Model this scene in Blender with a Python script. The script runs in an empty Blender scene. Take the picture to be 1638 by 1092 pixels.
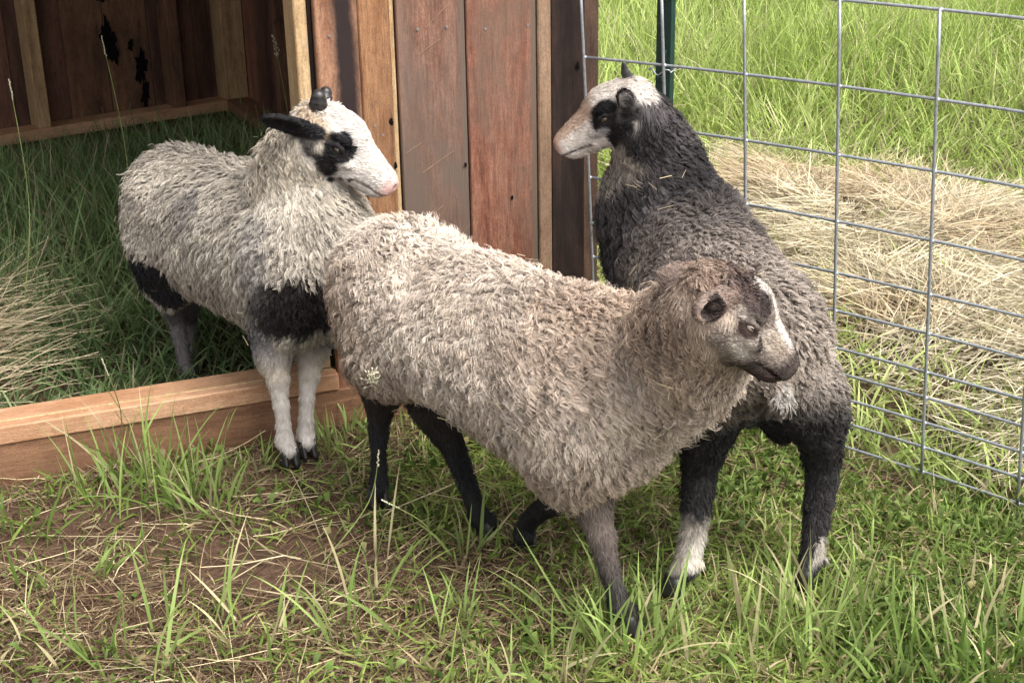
import bpy, math, random
import numpy as np
from mathutils import Matrix, Vector
from mathutils.bvhtree import BVHTree

rad = math.radians
rng = np.random.default_rng(7)
random.seed(7)
scene = bpy.context.scene
COL = scene.collection

# ------------------------------------------------------------------ camera
FPX, CX, CY, CAM_H = 2300.0, 819.0, 546.0, 1.27
_D = np.array([101.0, 5754.0, FPX]); _D /= np.linalg.norm(_D)
_F = np.array([0, 0, 1.0]); _F = _F - (_F @ _D) * _D; _F /= np.linalg.norm(_F)
_U = -_D
_X = np.cross(_F, _U)
BAS = np.array([_X, _F, _U])                     # rows: world axes in camera coordinates
EYE = np.array([0, 0, CAM_H])
cam_data = bpy.data.cameras.new('camera')
cam = bpy.data.objects.new('camera', cam_data); COL.objects.link(cam)
cam_data.sensor_width = 36.0
cam_data.lens = FPX / 1638 * 36
cam_data.clip_start = 0.05; cam_data.clip_end = 500
m = Matrix.Identity(4)
for i in range(3):
    m[i][0] = BAS[i][0]; m[i][1] = -BAS[i][1]; m[i][2] = -BAS[i][2]
m[2][3] = CAM_H
cam.matrix_world = m
scene.camera = cam

def ray(u, v):
    return BAS @ np.array([(u - CX) / FPX, (v - CY) / FPX, 1.0])
def at(u, v, Y):
    r = ray(u, v); return EYE + r * (Y / r[1])
def gp(u, v, h=0.0):
    r = ray(u, v); return EYE + r * ((h - CAM_H) / r[2])

# ------------------------------------------------------------------ light
SUN_DIR = np.array([0.50, -0.38, 0.95]); SUN_DIR /= np.linalg.norm(SUN_DIR)
world = bpy.data.worlds.new('World'); scene.world = world; world.use_nodes = True
nt = world.node_tree; nt.nodes.clear()
sky = nt.nodes.new('ShaderNodeTexSky'); sky.sky_type = 'NISHITA'; sky.sun_disc = False
sky.sun_elevation = math.asin(SUN_DIR[2]); sky.sun_rotation = math.atan2(SUN_DIR[0], SUN_DIR[1])
sky.air_density = 1.0; sky.dust_density = 6.0; sky.ozone_density = 1.0
hs = nt.nodes.new('ShaderNodeHueSaturation'); hs.inputs['Saturation'].default_value = 0.25
bgn = nt.nodes.new('ShaderNodeBackground'); bgn.inputs['Strength'].default_value = 0.15
wo = nt.nodes.new('ShaderNodeOutputWorld')
nt.links.new(sky.outputs[0], hs.inputs['Color']); nt.links.new(hs.outputs[0], bgn.inputs['Color']); nt.links.new(bgn.outputs[0], wo.inputs[0])
sd = bpy.data.lights.new('sun', 'SUN'); sd.energy = 0.95; sd.angle = rad(40); sd.color = (1.0, 0.97, 0.93)
sun = bpy.data.objects.new('sun', sd); COL.objects.link(sun)
sun.rotation_euler = Vector(-SUN_DIR).to_track_quat('-Z', 'Y').to_euler()
scene.view_settings.view_transform = 'Standard'; scene.view_settings.look = 'None'
scene.view_settings.gamma = 1.0; scene.view_settings.exposure = 1.38
scene.cycles.max_bounces = 5; scene.cycles.diffuse_bounces = 3; scene.cycles.transmission_bounces = 3
scene.cycles.use_denoising = True

# ------------------------------------------------------------------ helpers
def nrm(v):
    return v / np.maximum(np.linalg.norm(v, axis=-1, keepdims=True), 1e-12)
def sstep(a, b, x):
    t = np.clip((x - a) / (b - a), 0, 1); return t * t * (3 - 2 * t)
def hash3(i, j, k):
    h = (i.astype(np.int64) * 374761393 + j.astype(np.int64) * 668265263 + k.astype(np.int64) * 2147483647) & 0xffffffff
    h = ((h ^ (h >> 13)) * 1274126177) & 0xffffffff
    h = h ^ (h >> 16)
    return (h & 0xffff) / 65535.0
def vnoise(p, s=1.0, seed=0):
    q = np.asarray(p) * s + seed * 17.31
    f = np.floor(q); i = f.astype(np.int64); t = q - f; t = t * t * (3 - 2 * t)
    r = 0
    for a in (0, 1):
        for b in (0, 1):
            for c in (0, 1):
                w = (t[:, 0] if a else 1 - t[:, 0]) * (t[:, 1] if b else 1 - t[:, 1]) * (t[:, 2] if c else 1 - t[:, 2])
                r = r + w * hash3(i[:, 0] + a, i[:, 1] + b, i[:, 2] + c)
    return r
def fnoise(p, s=1.0, seed=0, o=3):
    r = 0; a = 0.5; t = 0
    for k in range(o):
        r = r + a * vnoise(p, s * 2 ** k, seed + k); t += a; a *= .5
    return r / t

def link(o, parent=None):
    COL.objects.link(o)
    if parent is not None: o.parent = parent
    return o
def tag(o, label=None, cat=None, group=None, kind=None):
    if label: o['label'] = label
    if cat: o['category'] = cat
    if group: o['group'] = group
    if kind: o['kind'] = kind
    return o
def empty(name, loc=(0, 0, 0), rz=0.0):
    o = bpy.data.objects.new(name, None); COL.objects.link(o)
    o.location = loc; o.rotation_euler = (0, 0, rz); o.empty_display_size = .05
    return o
def np_mesh(name, V, Fq, mat, col=None, smooth=False, parent=None, mats=None, midx=None, n=4):
    V = np.ascontiguousarray(V, dtype=np.float32); Fq = np.ascontiguousarray(Fq, dtype=np.int32)
    me = bpy.data.meshes.new(name)
    me.vertices.add(len(V)); me.vertices.foreach_set('co', V.ravel())
    me.loops.add(Fq.size); me.loops.foreach_set('vertex_index', Fq.ravel())
    me.polygons.add(len(Fq))
    me.polygons.foreach_set('loop_start', np.arange(0, Fq.size, n, dtype=np.int32))
    try: me.polygons.foreach_set('loop_total', np.full(len(Fq), n, dtype=np.int32))
    except Exception: pass
    me.polygons.foreach_set('use_smooth', np.full(len(Fq), smooth, dtype=bool))
    me.update(calc_edges=True)
    if col is not None:
        ca = me.color_attributes.new('Col', 'FLOAT_COLOR', 'POINT')
        c4 = np.ones((len(V), 4), dtype=np.float32); c4[:, :3] = np.clip(col, 0, 1)
        ca.data.foreach_set('color', c4.ravel())
    me.materials.append(mat)
    o = bpy.data.objects.new(name, me)
    return link(o, parent)

# ------------------------------------------------------------------ materials
def new_mat(name):
    mt = bpy.data.materials.new(name); mt.use_nodes = True
    t = mt.node_tree; t.nodes.clear()
    out = t.nodes.new('ShaderNodeOutputMaterial'); b = t.nodes.new('ShaderNodeBsdfPrincipled')
    t.links.new(b.outputs[0], out.inputs[0])
    return mt, t, b, out
def N(t, typ, **kw):
    n = t.nodes.new('ShaderNode' + typ)
    for k, v in kw.items():
        if k in n.inputs.keys() if hasattr(n.inputs, 'keys') else False: n.inputs[k].default_value = v
        else: setattr(n, k, v)
    return n
def attr_mat(name, rough=.8, spec=.2, transl=0.0, sheen=0.0, tint=(1, 1, 1)):
    mt, t, b, out = new_mat(name)
    a = t.nodes.new('ShaderNodeAttribute'); a.attribute_name = 'Col'
    t.links.new(a.outputs['Color'], b.inputs['Base Color'])
    b.inputs['Roughness'].default_value = rough; b.inputs['Specular IOR Level'].default_value = spec
    if sheen: b.inputs['Sheen Weight'].default_value = sheen; b.inputs['Sheen Roughness'].default_value = .5
    if transl:
        tr = t.nodes.new('ShaderNodeBsdfTranslucent'); mx = t.nodes.new('ShaderNodeMixShader')
        t.links.new(a.outputs['Color'], tr.inputs['Color']); mx.inputs[0].default_value = transl
        t.links.new(b.outputs[0], mx.inputs[1]); t.links.new(tr.outputs[0], mx.inputs[2]); t.links.new(mx.outputs[0], out.inputs[0])
    return mt
def ramp(t, stops):
    r = t.nodes.new('ShaderNodeValToRGB'); e = r.color_ramp.elements
    while len(e) > len(stops): e.remove(e[-1])
    while len(e) < len(stops): e.new(.5)
    for x, (p, c) in zip(e, stops): x.position = p; x.color = (*c, 1)
    return r
def flat_mat(name, c, rough=.6, spec=.3, metal=0.0, var=.15, scale=40):
    mt, t, b, out = new_mat(name)
    tc = t.nodes.new('ShaderNodeTexCoord'); n = t.nodes.new('ShaderNodeTexNoise'); n.inputs['Scale'].default_value = scale; n.inputs['Detail'].default_value = 6
    r = ramp(t, [(.3, tuple(x * (1 - var) for x in c)), (.7, tuple(min(1, x * (1 + var)) for x in c))])
    t.links.new(tc.outputs['Object'], n.inputs['Vector']); t.links.new(n.outputs['Fac'], r.inputs['Fac']); t.links.new(r.outputs[0], b.inputs['Base Color'])
    b.inputs['Roughness'].default_value = rough; b.inputs['Specular IOR Level'].default_value = spec; b.inputs['Metallic'].default_value = metal
    return mt

def wood_mat(name, c1, c2, dark, grain_axis='Z', stain=0.35, stain_c=(.02, .012, .01), stain_x=None, stain_w=.03, rough=.75, seed=0.0, fuzz=.5):
    """weathered timber: long grain streaks, blotchy stain, fine saw marks"""
    mt, t, b, out = new_mat(name)
    L = t.links.new
    tc = t.nodes.new('ShaderNodeTexCoord')
    if name.startswith('board'): c1, c2 = tuple(x * 1.1 for x in c1), tuple(x * 1.15 for x in c2)
    mp = t.nodes.new('ShaderNodeMapping'); mp.inputs['Location'].default_value = (seed, seed * 1.7, seed * .6)
    L(tc.outputs['Object'], mp.inputs['Vector'])
    def stretched(sc, long):
        m_ = t.nodes.new('ShaderNodeMapping')
        s = {'Z': (sc, sc, sc * long), 'X': (sc * long, sc, sc), 'Y': (sc, sc * long, sc)}[grain_axis]
        m_.inputs['Scale'].default_value = s; L(mp.outputs[0], m_.inputs['Vector']); return m_
    def noise(m_, det=6, rgh=.6, dist=0.0):
        n = t.nodes.new('ShaderNodeTexNoise'); n.inputs['Scale'].default_value = 1; n.inputs['Detail'].default_value = det
        n.inputs['Roughness'].default_value = rgh; n.inputs['Distortion'].default_value = dist; L(m_.outputs[0], n.inputs['Vector']); return n
    n1 = noise(stretched(26, .07), 8, .65, .8)
    nb = noise(stretched(38, .5), 9, .75, .3)
    av = t.nodes.new('ShaderNodeMath'); av.operation = 'MULTIPLY_ADD'; av.inputs[1].default_value = .42; L(nb.outputs['Fac'], av.inputs[0])
    av2 = t.nodes.new('ShaderNodeMath'); av2.operation = 'MULTIPLY'; av2.inputs[1].default_value = .58; L(n1.outputs['Fac'], av2.inputs[0]); L(av2.outputs[0], av.inputs[2])
    r1 = ramp(t, [(.34, dark), (.46, c1), (.56, c2), (.70, tuple(x * .7 for x in c1))]); L(av.outputs[0], r1.inputs['Fac'])
    n2 = noise(stretched(190, .10), 6, .8)
    r2 = ramp(t, [(.32, (.30, .30, .30)), (.50, (.95, .95, .95)), (.66, (1.35, 1.33, 1.30))]); L(n2.outputs['Fac'], r2.inputs['Fac'])
    mul = t.nodes.new('ShaderNodeMixRGB'); mul.blend_type = 'MULTIPLY'; mul.inputs[0].default_value = fuzz
    L(r1.outputs[0], mul.inputs[1]); L(r2.outputs[0], mul.inputs[2])
    mi = t.nodes.new('ShaderNodeMapping'); mi.inputs['Scale'].default_value = (330, 330, 200) if grain_axis == 'Z' else (200, 330, 330); L(mp.outputs[0], mi.inputs['Vector'])
    n5 = noise(mi, 3, .8); r5 = ramp(t, [(.36, (.55, .55, .55)), (.60, (1.22, 1.22, 1.22))]); L(n5.outputs['Fac'], r5.inputs['Fac'])
    mu5 = t.nodes.new('ShaderNodeMixRGB'); mu5.blend_type = 'MULTIPLY'; mu5.inputs[0].default_value = .55; L(mul.outputs[0], mu5.inputs[1]); L(r5.outputs[0], mu5.inputs[2]); mul = mu5
    n3 = noise(stretched(7, .35), 7, .62, .4)
    r3 = ramp(t, [(.5 - .18 * stain, (0, 0, 0)), (.72 - .1 * stain, (1, 1, 1))]); L(n3.outputs['Fac'], r3.inputs['Fac'])
    sm = t.nodes.new('ShaderNodeMath'); sm.operation = 'MULTIPLY'; sm.inputs[1].default_value = min(1.0, stain * 1.6)
    L(r3.outputs[0], sm.inputs[0]); fac = sm.outputs[0]
    if stain_x is not None:
        sx = t.nodes.new('ShaderNodeSeparateXYZ'); L(tc.outputs['Object'], sx.inputs[0])
        d = t.nodes.new('ShaderNodeMath'); d.operation = 'SUBTRACT'; d.inputs[1].default_value = stain_x; L(sx.outputs['X'], d.inputs[0])
        ab = t.nodes.new('ShaderNodeMath'); ab.operation = 'ABSOLUTE'; L(d.outputs[0], ab.inputs[0])
        n4 = noise(stretched(24, .3), 5, .7)
        ad = t.nodes.new('ShaderNodeMath'); ad.operation = 'MULTIPLY_ADD'; ad.inputs[1].default_value = stain_w * 1.6; L(n4.outputs['Fac'], ad.inputs[0]); L(ab.outputs[0], ad.inputs[2])
        mr = t.nodes.new('ShaderNodeMapRange'); mr.inputs['From Min'].default_value = stain_w * 2.3; mr.inputs['From Max'].default_value = stain_w * 1.35
        L(ad.outputs[0], mr.inputs['Value'])
        mx_ = t.nodes.new('ShaderNodeMath'); mx_.operation = 'MAXIMUM'; L(fac, mx_.inputs[0]); L(mr.outputs[0], mx_.inputs[1]); fac = mx_.outputs[0]
    mix = t.nodes.new('ShaderNodeMixRGB'); L(fac, mix.inputs[0]); L(mul.outputs[0], mix.inputs[1]); mix.inputs[2].default_value = (*stain_c, 1)
    L(mix.outputs[0], b.inputs['Base Color'])
    b.inputs['Roughness'].default_value = rough; b.inputs['Specular IOR Level'].default_value = .25
    bp = t.nodes.new('ShaderNodeBump'); bp.inputs['Strength'].default_value = .5; bp.inputs['Distance'].default_value = .002
    ad2 = t.nodes.new('ShaderNodeMath'); ad2.operation = 'ADD'; L(n1.outputs['Fac'], ad2.inputs[0]); L(n2.outputs['Fac'], ad2.inputs[1])
    L(ad2.outputs[0], bp.inputs['Height']); bp.inputs['Strength'].default_value = .8; L(bp.outputs[0], b.inputs['Normal'])
    return mt

# ------------------------------------------------------------------ layout of the place
WA, WB = gp(0, 759), gp(950, 597)                  # the shed front's ground line
WX = nrm(WB - WA); WN = np.array([-WX[1], WX[0], 0])
SHED_RZ = math.atan2(WX[1], WX[0])
def shed_xy(x, y): return WB + WX * x + WN * y
BACK_R = np.array([-0.24, 2.64]); BACK_L = np.array([-3.0, 1.90])
FB0, FB4 = gp(956, 606), gp(1470, 769)             # the fence panel's lowest wire
FE = nrm(FB4 - FB0); FO = np.array([-FE[1], FE[0], 0])   # along, outward
PITCH = float(np.linalg.norm(FB4 - FB0)) / 4
def shed_local(p):
    d = p - WB; return d @ WX, d @ WN
def in_shed(p):
    x, y = shed_local(p)
    yb = BACK_R[1] + (x - BACK_R[0]) * (BACK_L[1] - BACK_R[1]) / (BACK_L[0] - BACK_R[0])
    return (y > .06) & (y < yb - .04) & (x < -y * .091 - .05)
def beyond_fence(p):
    return (((p - FB0) @ FO) > 0.0) & ~((shed_local(p)[1] > -.02) & (shed_local(p)[0] < 0.02))
def in_poly(x, y, poly):
    r = np.zeros(len(x), bool); n = len(poly)
    for i in range(n):
        x1, y1 = poly[i]; x2, y2 = poly[(i + 1) % n]
        c = ((y1 > y) != (y2 > y)) & (x < (x2 - x1) * (y - y1) / (y2 - y1 + 1e-12) + x1)
        r ^= c
    return r
HAY_C = [gp(*q)[:2] for q in ((1090, 215), (1180, 262), (1400, 318), (1500, 330), (1640, 345), (1800, 420), (1800, 760), (1560, 690), (1460, 640), (1330, 600), (1200, 400), (1120, 330))]
def hay_mask(x, y):
    r = 0
    for k in range(8):
        a = k * math.pi / 4
        r = r + in_poly(x + .09 * math.cos(a), y + .09 * math.sin(a), HAY_C) * .07 + in_poly(x + .2 * math.cos(a), y + .2 * math.sin(a), HAY_C) * .055
    return np.clip(r, 0, 1)
def height(x, y):
    p = np.stack([x, y, np.zeros_like(x)], 1)
    h = (fnoise(p, 5, 3, 4) - .5) * .05 + (vnoise(p, 30, 9) - .5) * .008
    near = sstep(12, 5, np.hypot(x, y - 3))
    h = h * (.3 + .7 * near) + (fnoise(p, .12, 5, 2) - .5) * 1.2 * (1 - sstep(16, 9, np.hypot(x, y - 3)))
    # keep it level at the shed front and where the panel stands
    sx, sy = shed_local(p)
    h = h * (1 - .7 * np.exp(-(sy / .12) ** 2) * (sx < .1))
    return h - .012 + hay_mask(x, y) * (.05 + .05 * vnoise(p, 2.2, 4))

# ground sheet
def axis(lo, hi, a, b, st):
    fine = np.arange(a, b, st)
    out = [a]; d = st
    while out[-1] > lo: d *= 1.16; out.append(out[-1] - d)
    up = [b]; d = st
    while up[-1] < hi: d *= 1.16; up.append(up[-1] + d)
    return np.concatenate([np.array(out[1:])[::-1], fine, np.array(up)])
gx = axis(-120, 120, -2.6, 3.2, .02); gy = axis(-60, 260, .9, 6.5, .022)
GX, GY = np.meshgrid(gx, gy, indexing='ij')
gz = height(GX.ravel(), GY.ravel())
gv = np.stack([GX.ravel(), GY.ravel(), gz], 1)
ii = np.arange(len(gx) - 1)[:, None] * len(gy) + np.arange(len(gy) - 1)[None, :]
gf = np.stack([ii, ii + len(gy), ii + len(gy) + 1, ii + 1], -1).reshape(-1, 4)
mt, t, b, out = new_mat('soil')
tc = t.nodes.new('ShaderNodeTexCoord')
n1 = t.nodes.new('ShaderNodeTexNoise'); n1.inputs['Scale'].default_value = 9; n1.inputs['Detail'].default_value = 10; n1.inputs['Roughness'].default_value = .7
n2 = t.nodes.new('ShaderNodeTexNoise'); n2.inputs['Scale'].default_value = 90; n2.inputs['Detail'].default_value = 8; n2.inputs['Roughness'].default_value = .75
r1 = ramp(t, [(.3, (.060, .036, .024)), (.55, (.115, .070, .046)), (.75, (.165, .108, .072))]); r2 = ramp(t, [(.3, (.5, .5, .5)), (.7, (1.3, 1.3, 1.3))])
mul = t.nodes.new('ShaderNodeMixRGB'); mul.blend_type = 'MULTIPLY'; mul.inputs[0].default_value = 1
ga = t.nodes.new('ShaderNodeAttribute'); ga.attribute_name = 'Col'
mg = t.nodes.new('ShaderNodeMixRGB'); mg.inputs[2].default_value = (.045, .075, .018, 1)
bp = t.nodes.new('ShaderNodeBump'); bp.inputs['Strength'].default_value = 1; bp.inputs['Distance'].default_value = .006
for a_, b_ in ((tc.outputs['Object'], n1.inputs['Vector']), (tc.outputs['Object'], n2.inputs['Vector']), (n1.outputs['Fac'], r1.inputs['Fac']), (n2.outputs['Fac'], r2.inputs['Fac']),
               (r1.outputs[0], mul.inputs[1]), (r2.outputs[0], mul.inputs[2]), (mul.outputs[0], mg.inputs[1]), (ga.outputs['Fac'], mg.inputs[0]), (mg.outputs[0], b.inputs['Base Color']),
               (n2.outputs['Fac'], bp.inputs['Height']), (bp.outputs[0], b.inputs['Normal'])):
    t.links.new(a_, b_)
b.inputs['Roughness'].default_value = .95; b.inputs['Specular IOR Level'].default_value = .1
far = sstep(5.5, 9, GY.ravel()) * .8 + .2 * beyond_fence(gv)
ground = np_mesh('ground', gv, gf, mt, col=np.stack([far] * 3, 1), smooth=True)
tag(ground, kind='structure')

# ------------------------------------------------------------------ box builder (timber, metal)
def box_geo(V, F, c, s, rot=None, bevel=.003):
    """bevelled box: chamfered on every edge so that corners catch light"""
    hx, hy, hz = s[0] / 2, s[1] / 2, s[2] / 2
    e = min(bevel, hx * .4, hy * .4, hz * .4)
    pts = []; idx = {}
    for sx in (-1, 1):
        for sy in (-1, 1):
            for sz in (-1, 1):
                for ax in range(3):
                    q = [sx * (hx - e), sy * (hy - e), sz * (hz - e)]
                    q[ax] = (sx * hx, sy * hy, sz * hz)[ax]
                    idx[(sx, sy, sz, ax)] = len(pts); pts.append(q)
    fs = []
    I = lambda sx, sy, sz, ax: idx[(sx, sy, sz, ax)]
    for s_ in (-1, 1):
        fs.append([I(s_, -1, -1, 0), I(s_, 1, -1, 0), I(s_, 1, 1, 0), I(s_, -1, 1, 0)][::s_])
        fs.append([I(-1, s_, -1, 1), I(1, s_, -1, 1), I(1, s_, 1, 1), I(-1, s_, 1, 1)][::-s_])
        fs.append([I(-1, -1, s_, 2), I(1, -1, s_, 2), I(1, 1, s_, 2), I(-1, 1, s_, 2)][::s_])
    for a_ in (-1, 1):
        for b_ in (-1, 1):
            fs.append([I(a_, b_, -1, 0), I(a_, b_, 1, 0), I(a_, b_, 1, 1), I(a_, b_, -1, 1)][::(a_ * b_)])
            fs.append([I(a_, -1, b_, 0), I(a_, 1, b_, 0), I(a_, 1, b_, 2), I(a_, -1, b_, 2)][::-(a_ * b_)])
            fs.append([I(-1, a_, b_, 1), I(1, a_, b_, 1), I(1, a_, b_, 2), I(-1, a_, b_, 2)][::(a_ * b_)])
    P = np.array(pts)
    k = len(V)
    if rot is not None: P = P @ rot.T
    P = P + np.array(c)
    V.extend(P.tolist()); F.extend([[k + i for i in f] for f in fs])
    for sx in (-1, 1):
        for sy in (-1, 1):
            for sz in (-1, 1):
                tri = [k + I(sx, sy, sz, 0), k + I(sx, sy, sz, 1), k + I(sx, sy, sz, 2)]
                F.append(tri if sx * sy * sz > 0 else tri[::-1])
def pmesh(name, V, F, mat, parent=None, smooth=False, loc=None, rot=None):
    me = bpy.data.meshes.new(name); me.from_pydata([tuple(v) for v in V], [], F); me.update()
    me.polygons.foreach_set('use_smooth', np.full(len(F), smooth, dtype=bool))
    me.materials.append(mat); o = bpy.data.objects.new(name, me); link(o, parent)
    if loc is not None: o.location = loc
    if rot is not None: o.rotation_euler = rot
    return o
def plank(name, x0, x1, y0, y1, z0, z1, mat, parent, rz=0, ry=0, rx=0, bevel=.0025, warp=0.0):
    V, F = [], []
    box_geo(V, F, (0, 0, (z1 - z0) / 2), (x1 - x0, y1 - y0, z1 - z0), bevel=bevel)
    o = pmesh(name, V, F, mat, parent, loc=((x0 + x1) / 2, (y0 + y1) / 2, z0), rot=(rx, ry, rz))
    return o
def rotz(a): return np.array([[math.cos(a), -math.sin(a), 0], [math.sin(a), math.cos(a), 0], [0, 0, 1]])
def tube_geo(V, F, pts, r, n=8, caps=True):
    pts = np.asarray(pts, float); r = np.broadcast_to(r, (len(pts),))
    T = nrm(np.gradient(pts, axis=0)); up = np.array([0, 0, 1.0]) if abs(T[0][2]) < .9 else np.array([1.0, 0, 0])
    k0 = len(V)
    for i, p in enumerate(pts):
        a = nrm(np.cross(T[i], up)); b_ = np.cross(T[i], a)
        for j in range(n):
            th = 2 * math.pi * j / n
            V.append((p + r[i] * (a * math.cos(th) + b_ * math.sin(th))).tolist())
    for i in range(len(pts) - 1):
        for j in range(n):
            q = k0 + i * n; F.append([q + j, q + (j + 1) % n, q + n + (j + 1) % n, q + n + j])
    if caps:
        F.append([k0 + j for j in range(n)][::-1]); F.append([k0 + (len(pts) - 1) * n + j for j in range(n)])

# ------------------------------------------------------------------ shed
shed = empty('shed', tuple(WB), SHED_RZ)
tag(shed, 'open fronted shed of weathered reddish brown boards with pale new timber framing', 'shed')
W_pale = wood_mat('pale_timber', (.44, .30, .16), (.52, .37, .21), (.30, .17, .08), stain=.12, stain_c=(.25, .14, .07), rough=.6)
W_fir = wood_mat('fir_timber', (.44, .245, .14), (.54, .33, .20), (.33, .17, .09), 'X', stain=.32, stain_c=(.28, .13, .06), rough=.6)
W_skirt = wood_mat('skirt_timber', (.19, .095, .052), (.25, .135, .075), (.10, .05, .03), 'X', stain=.3, stain_c=(.09, .045, .028))
W_b1 = wood_mat('board_dark_streak', (.20, .095, .055), (.30, .165, .10), (.09, .04, .025), stain=.3, stain_x=.014, stain_w=.022, stain_c=(.022, .014, .013), seed=1.1)
W_b2 = wood_mat('board_orange', (.20, .095, .045), (.27, .14, .07), (.10, .045, .022), stain=.18, stain_c=(.07, .042, .028), seed=2.3, fuzz=.75)
W_b3 = wood_mat('board_grey_red', (.165, .078, .052), (.21, .115, .08), (.080, .042, .030), stain=.62, stain_c=(.125, .092, .072), stain_x=.066, stain_w=.008, seed=3.7, fuzz=.8)
W_b4 = wood_mat('board_red', (.175, .068, .042), (.22, .105, .068), (.085, .036, .024), stain=.5, stain_c=(.13, .092, .068), stain_x=.069, stain_w=.008, seed=5.1, fuzz=.8)
W_b5 = wood_mat('board_black_brown', (.026, .014, .010), (.050, .027, .019), (.010, .007, .006), stain=.55, stain_c=(.012, .008, .007), seed=6.9)
W_bat = wood_mat('batten_tan', (.24, .15, .095), (.30, .20, .13), (.12, .07, .045), stain=.3, stain_c=(.10, .055, .035), seed=8.2)
W_edge = wood_mat('edge_board', (.11, .06, .04), (.15, .09, .06), (.05, .03, .02), stain=.4, seed=9.4)
W_in = wood_mat('inner_board', (.12, .055, .036), (.17, .082, .052), (.03, .014, .010), stain=.45, stain_c=(.02, .011, .009), seed=11.3)
W_in2 = wood_mat('inner_board_brown', (.16, .08, .045), (.21, .11, .06), (.06, .03, .018), stain=.5, stain_c=(.008, .006, .006), seed=13.7)
W_stud = wood_mat('inner_stud', (.33, .21, .105), (.42, .28, .15), (.2, .12, .06), stain=.1, stain_c=(.2, .11, .05), seed=14.2)
M_roof = flat_mat('roof_sheet', (.35, .35, .36), rough=.5, metal=.6)
M_nail = flat_mat('nail_steel', (.4, .4, .4), rough=.4, metal=.9)
TOP = 2.0
# front boards (x measured from the shed's right corner)
def board(x0, x1, y0, z0, mat, name='wall_board', th=.02, label=None, tilt=0.0, z1=TOP):
    o = plank(name, x0, x1, y0 - th, y0, z0, z1, mat, shed, ry=tilt)
    if label: o['label'] = label
    return o
board(-.592, -.508, -.004, .066, W_b1, tilt=rad(.0), label='wall board with a dark streak down its right half')
board(-.5075, -.447, -.006, .064, W_b2, tilt=rad(-.0), label='orange brown wall board beside a thin pale lath')
board(-.446, -.4355, -.001, .07, W_pale, 'lath', th=.018)
board(-.432, -.292, -.003, .066, W_b3, label='wide grey red wall board with diagonal scratches')
board(-.2895, -.142, -.005, .064, W_b4, label='reddish brown wall board beside a tan batten')
board(-.1395, -.111, -.004, .066, W_bat, 'batten', th=.024)
board(-.109, -.034, -.003, .225, W_b5, label='nearly black wall board, shorter at the bottom')
board(-.031, .004, .015, .03, W_edge, 'corner_board', th=.022)
# scratches on the wide board: thin raised splinters along saw tears
for k in range(7):
    V, F = [], []
    x = random.uniform(-.41, -.31); z = random.uniform(.35, .85); a = rad(random.uniform(28, 50)); l = random.uniform(.03, .13)
    box_geo(V, F, (x, -.0236, z), (l, .0012, .0013), rot=np.array([[math.cos(a), 0, -math.sin(a)], [0, 1, 0], [math.sin(a), 0, math.cos(a)]]), bevel=.0003)
    pmesh('splinter', V, F, W_bat, shed)
for x, z in ((-.39, .80), (-.39, .30), (-.33, .80), (-.16, .79), (-.25, .79), (-.565, .80), (-.47, .60), (-.485, .62), (-.475, .42)):
    V, F = [], []; tube_geo(V, F, [(x, -.0262, z), (x, -.0225, z)], .0028, 8)
    pmesh('nail_head', V, F, M_nail, shed)
# dark strip standing in for the shaded gap by the opening, post, sill, skirts
plank('door_post', -.627, -.602, -.010, .077, .118, TOP, W_pale, shed, ry=rad(-.1))
plank('gap_shade_strip', -.6015, -.5925, -.004, .02, .118, TOP, W_b5, shed)
plank('sill', -3.0, -.594, -.041, .054, .079, .117, W_fir, shed, bevel=.003)
plank('sill_ridge', -3.0, -.600, -.018, -.012, .1165, .1195, W_pale, shed, bevel=.001)
plank('skirt_board', -3.0, -.40, -.036, .0, -.06, .0785, W_skirt, shed)
plank('skirt_board', -.399, -.04, .001, .03, -.06, .30, W_skirt, shed)
plank('corner_post', -.085, -.032, .031, .085, -.05, TOP, W_pale, shed)
plank('header', -3.0, .0, .001, .04, TOP - .0, TOP + .14, W_fir, shed)
# back wall, built along its own line
bd = BACK_L - BACK_R; bl = np.linalg.norm(bd); bd = bd / bl; ba = math.atan2(-bd[1], -bd[0])
def back(name, s0, s1, o0, o1, z0, z1, mat, label=None):
    """s = distance left of the back corner, o = offset in front of the back boards"""
    mid = BACK_R + bd * (s0 + s1) / 2; fr = np.array([-bd[1], bd[0]]) * 1.0
    if fr[1] > 0: fr = -fr
    c = mid + fr * (o0 + o1) / 2
    V, F = [], []
    box_geo(V, F, (0, 0, (z1 - z0) / 2), (s1 - s0, abs(o1 - o0), z1 - z0), bevel=.002)
    o = pmesh(name, V, F, mat, shed, loc=(c[0], c[1], z0), rot=(0, 0, ba))
    if label: o['label'] = label
    return o
s = -.02
widths = [.21, .17, .16, .15, .19, .20, .22, .20, .21, .2, .2, .2, .2, .2, .2]
for i, wd in enumerate(widths):
    back('back_board', s, s + wd - .004, -.02, 0 + (.003 if i % 2 else 0), .02, TOP + .05, W_in2 if i in (2, 3) else W_in); s += wd
for sc, w_, mt_ in ((.075, .085, W_stud), (.30, .042, W_in2), (.795, .042, W_stud), (1.42, .042, W_stud), (2.05, .042, W_stud), (2.7, .042, W_stud)):
    back('stud', sc - w_ / 2, sc + w_ / 2, .004, .09, .155, TOP + .05, mt_)
back('back_rail', .0, 2.86, .0035, .095, .117, .1545, W_fir)
back('back_skirt', .0, 2.86, .004, .03, -.05, .116, W_skirt)
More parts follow.
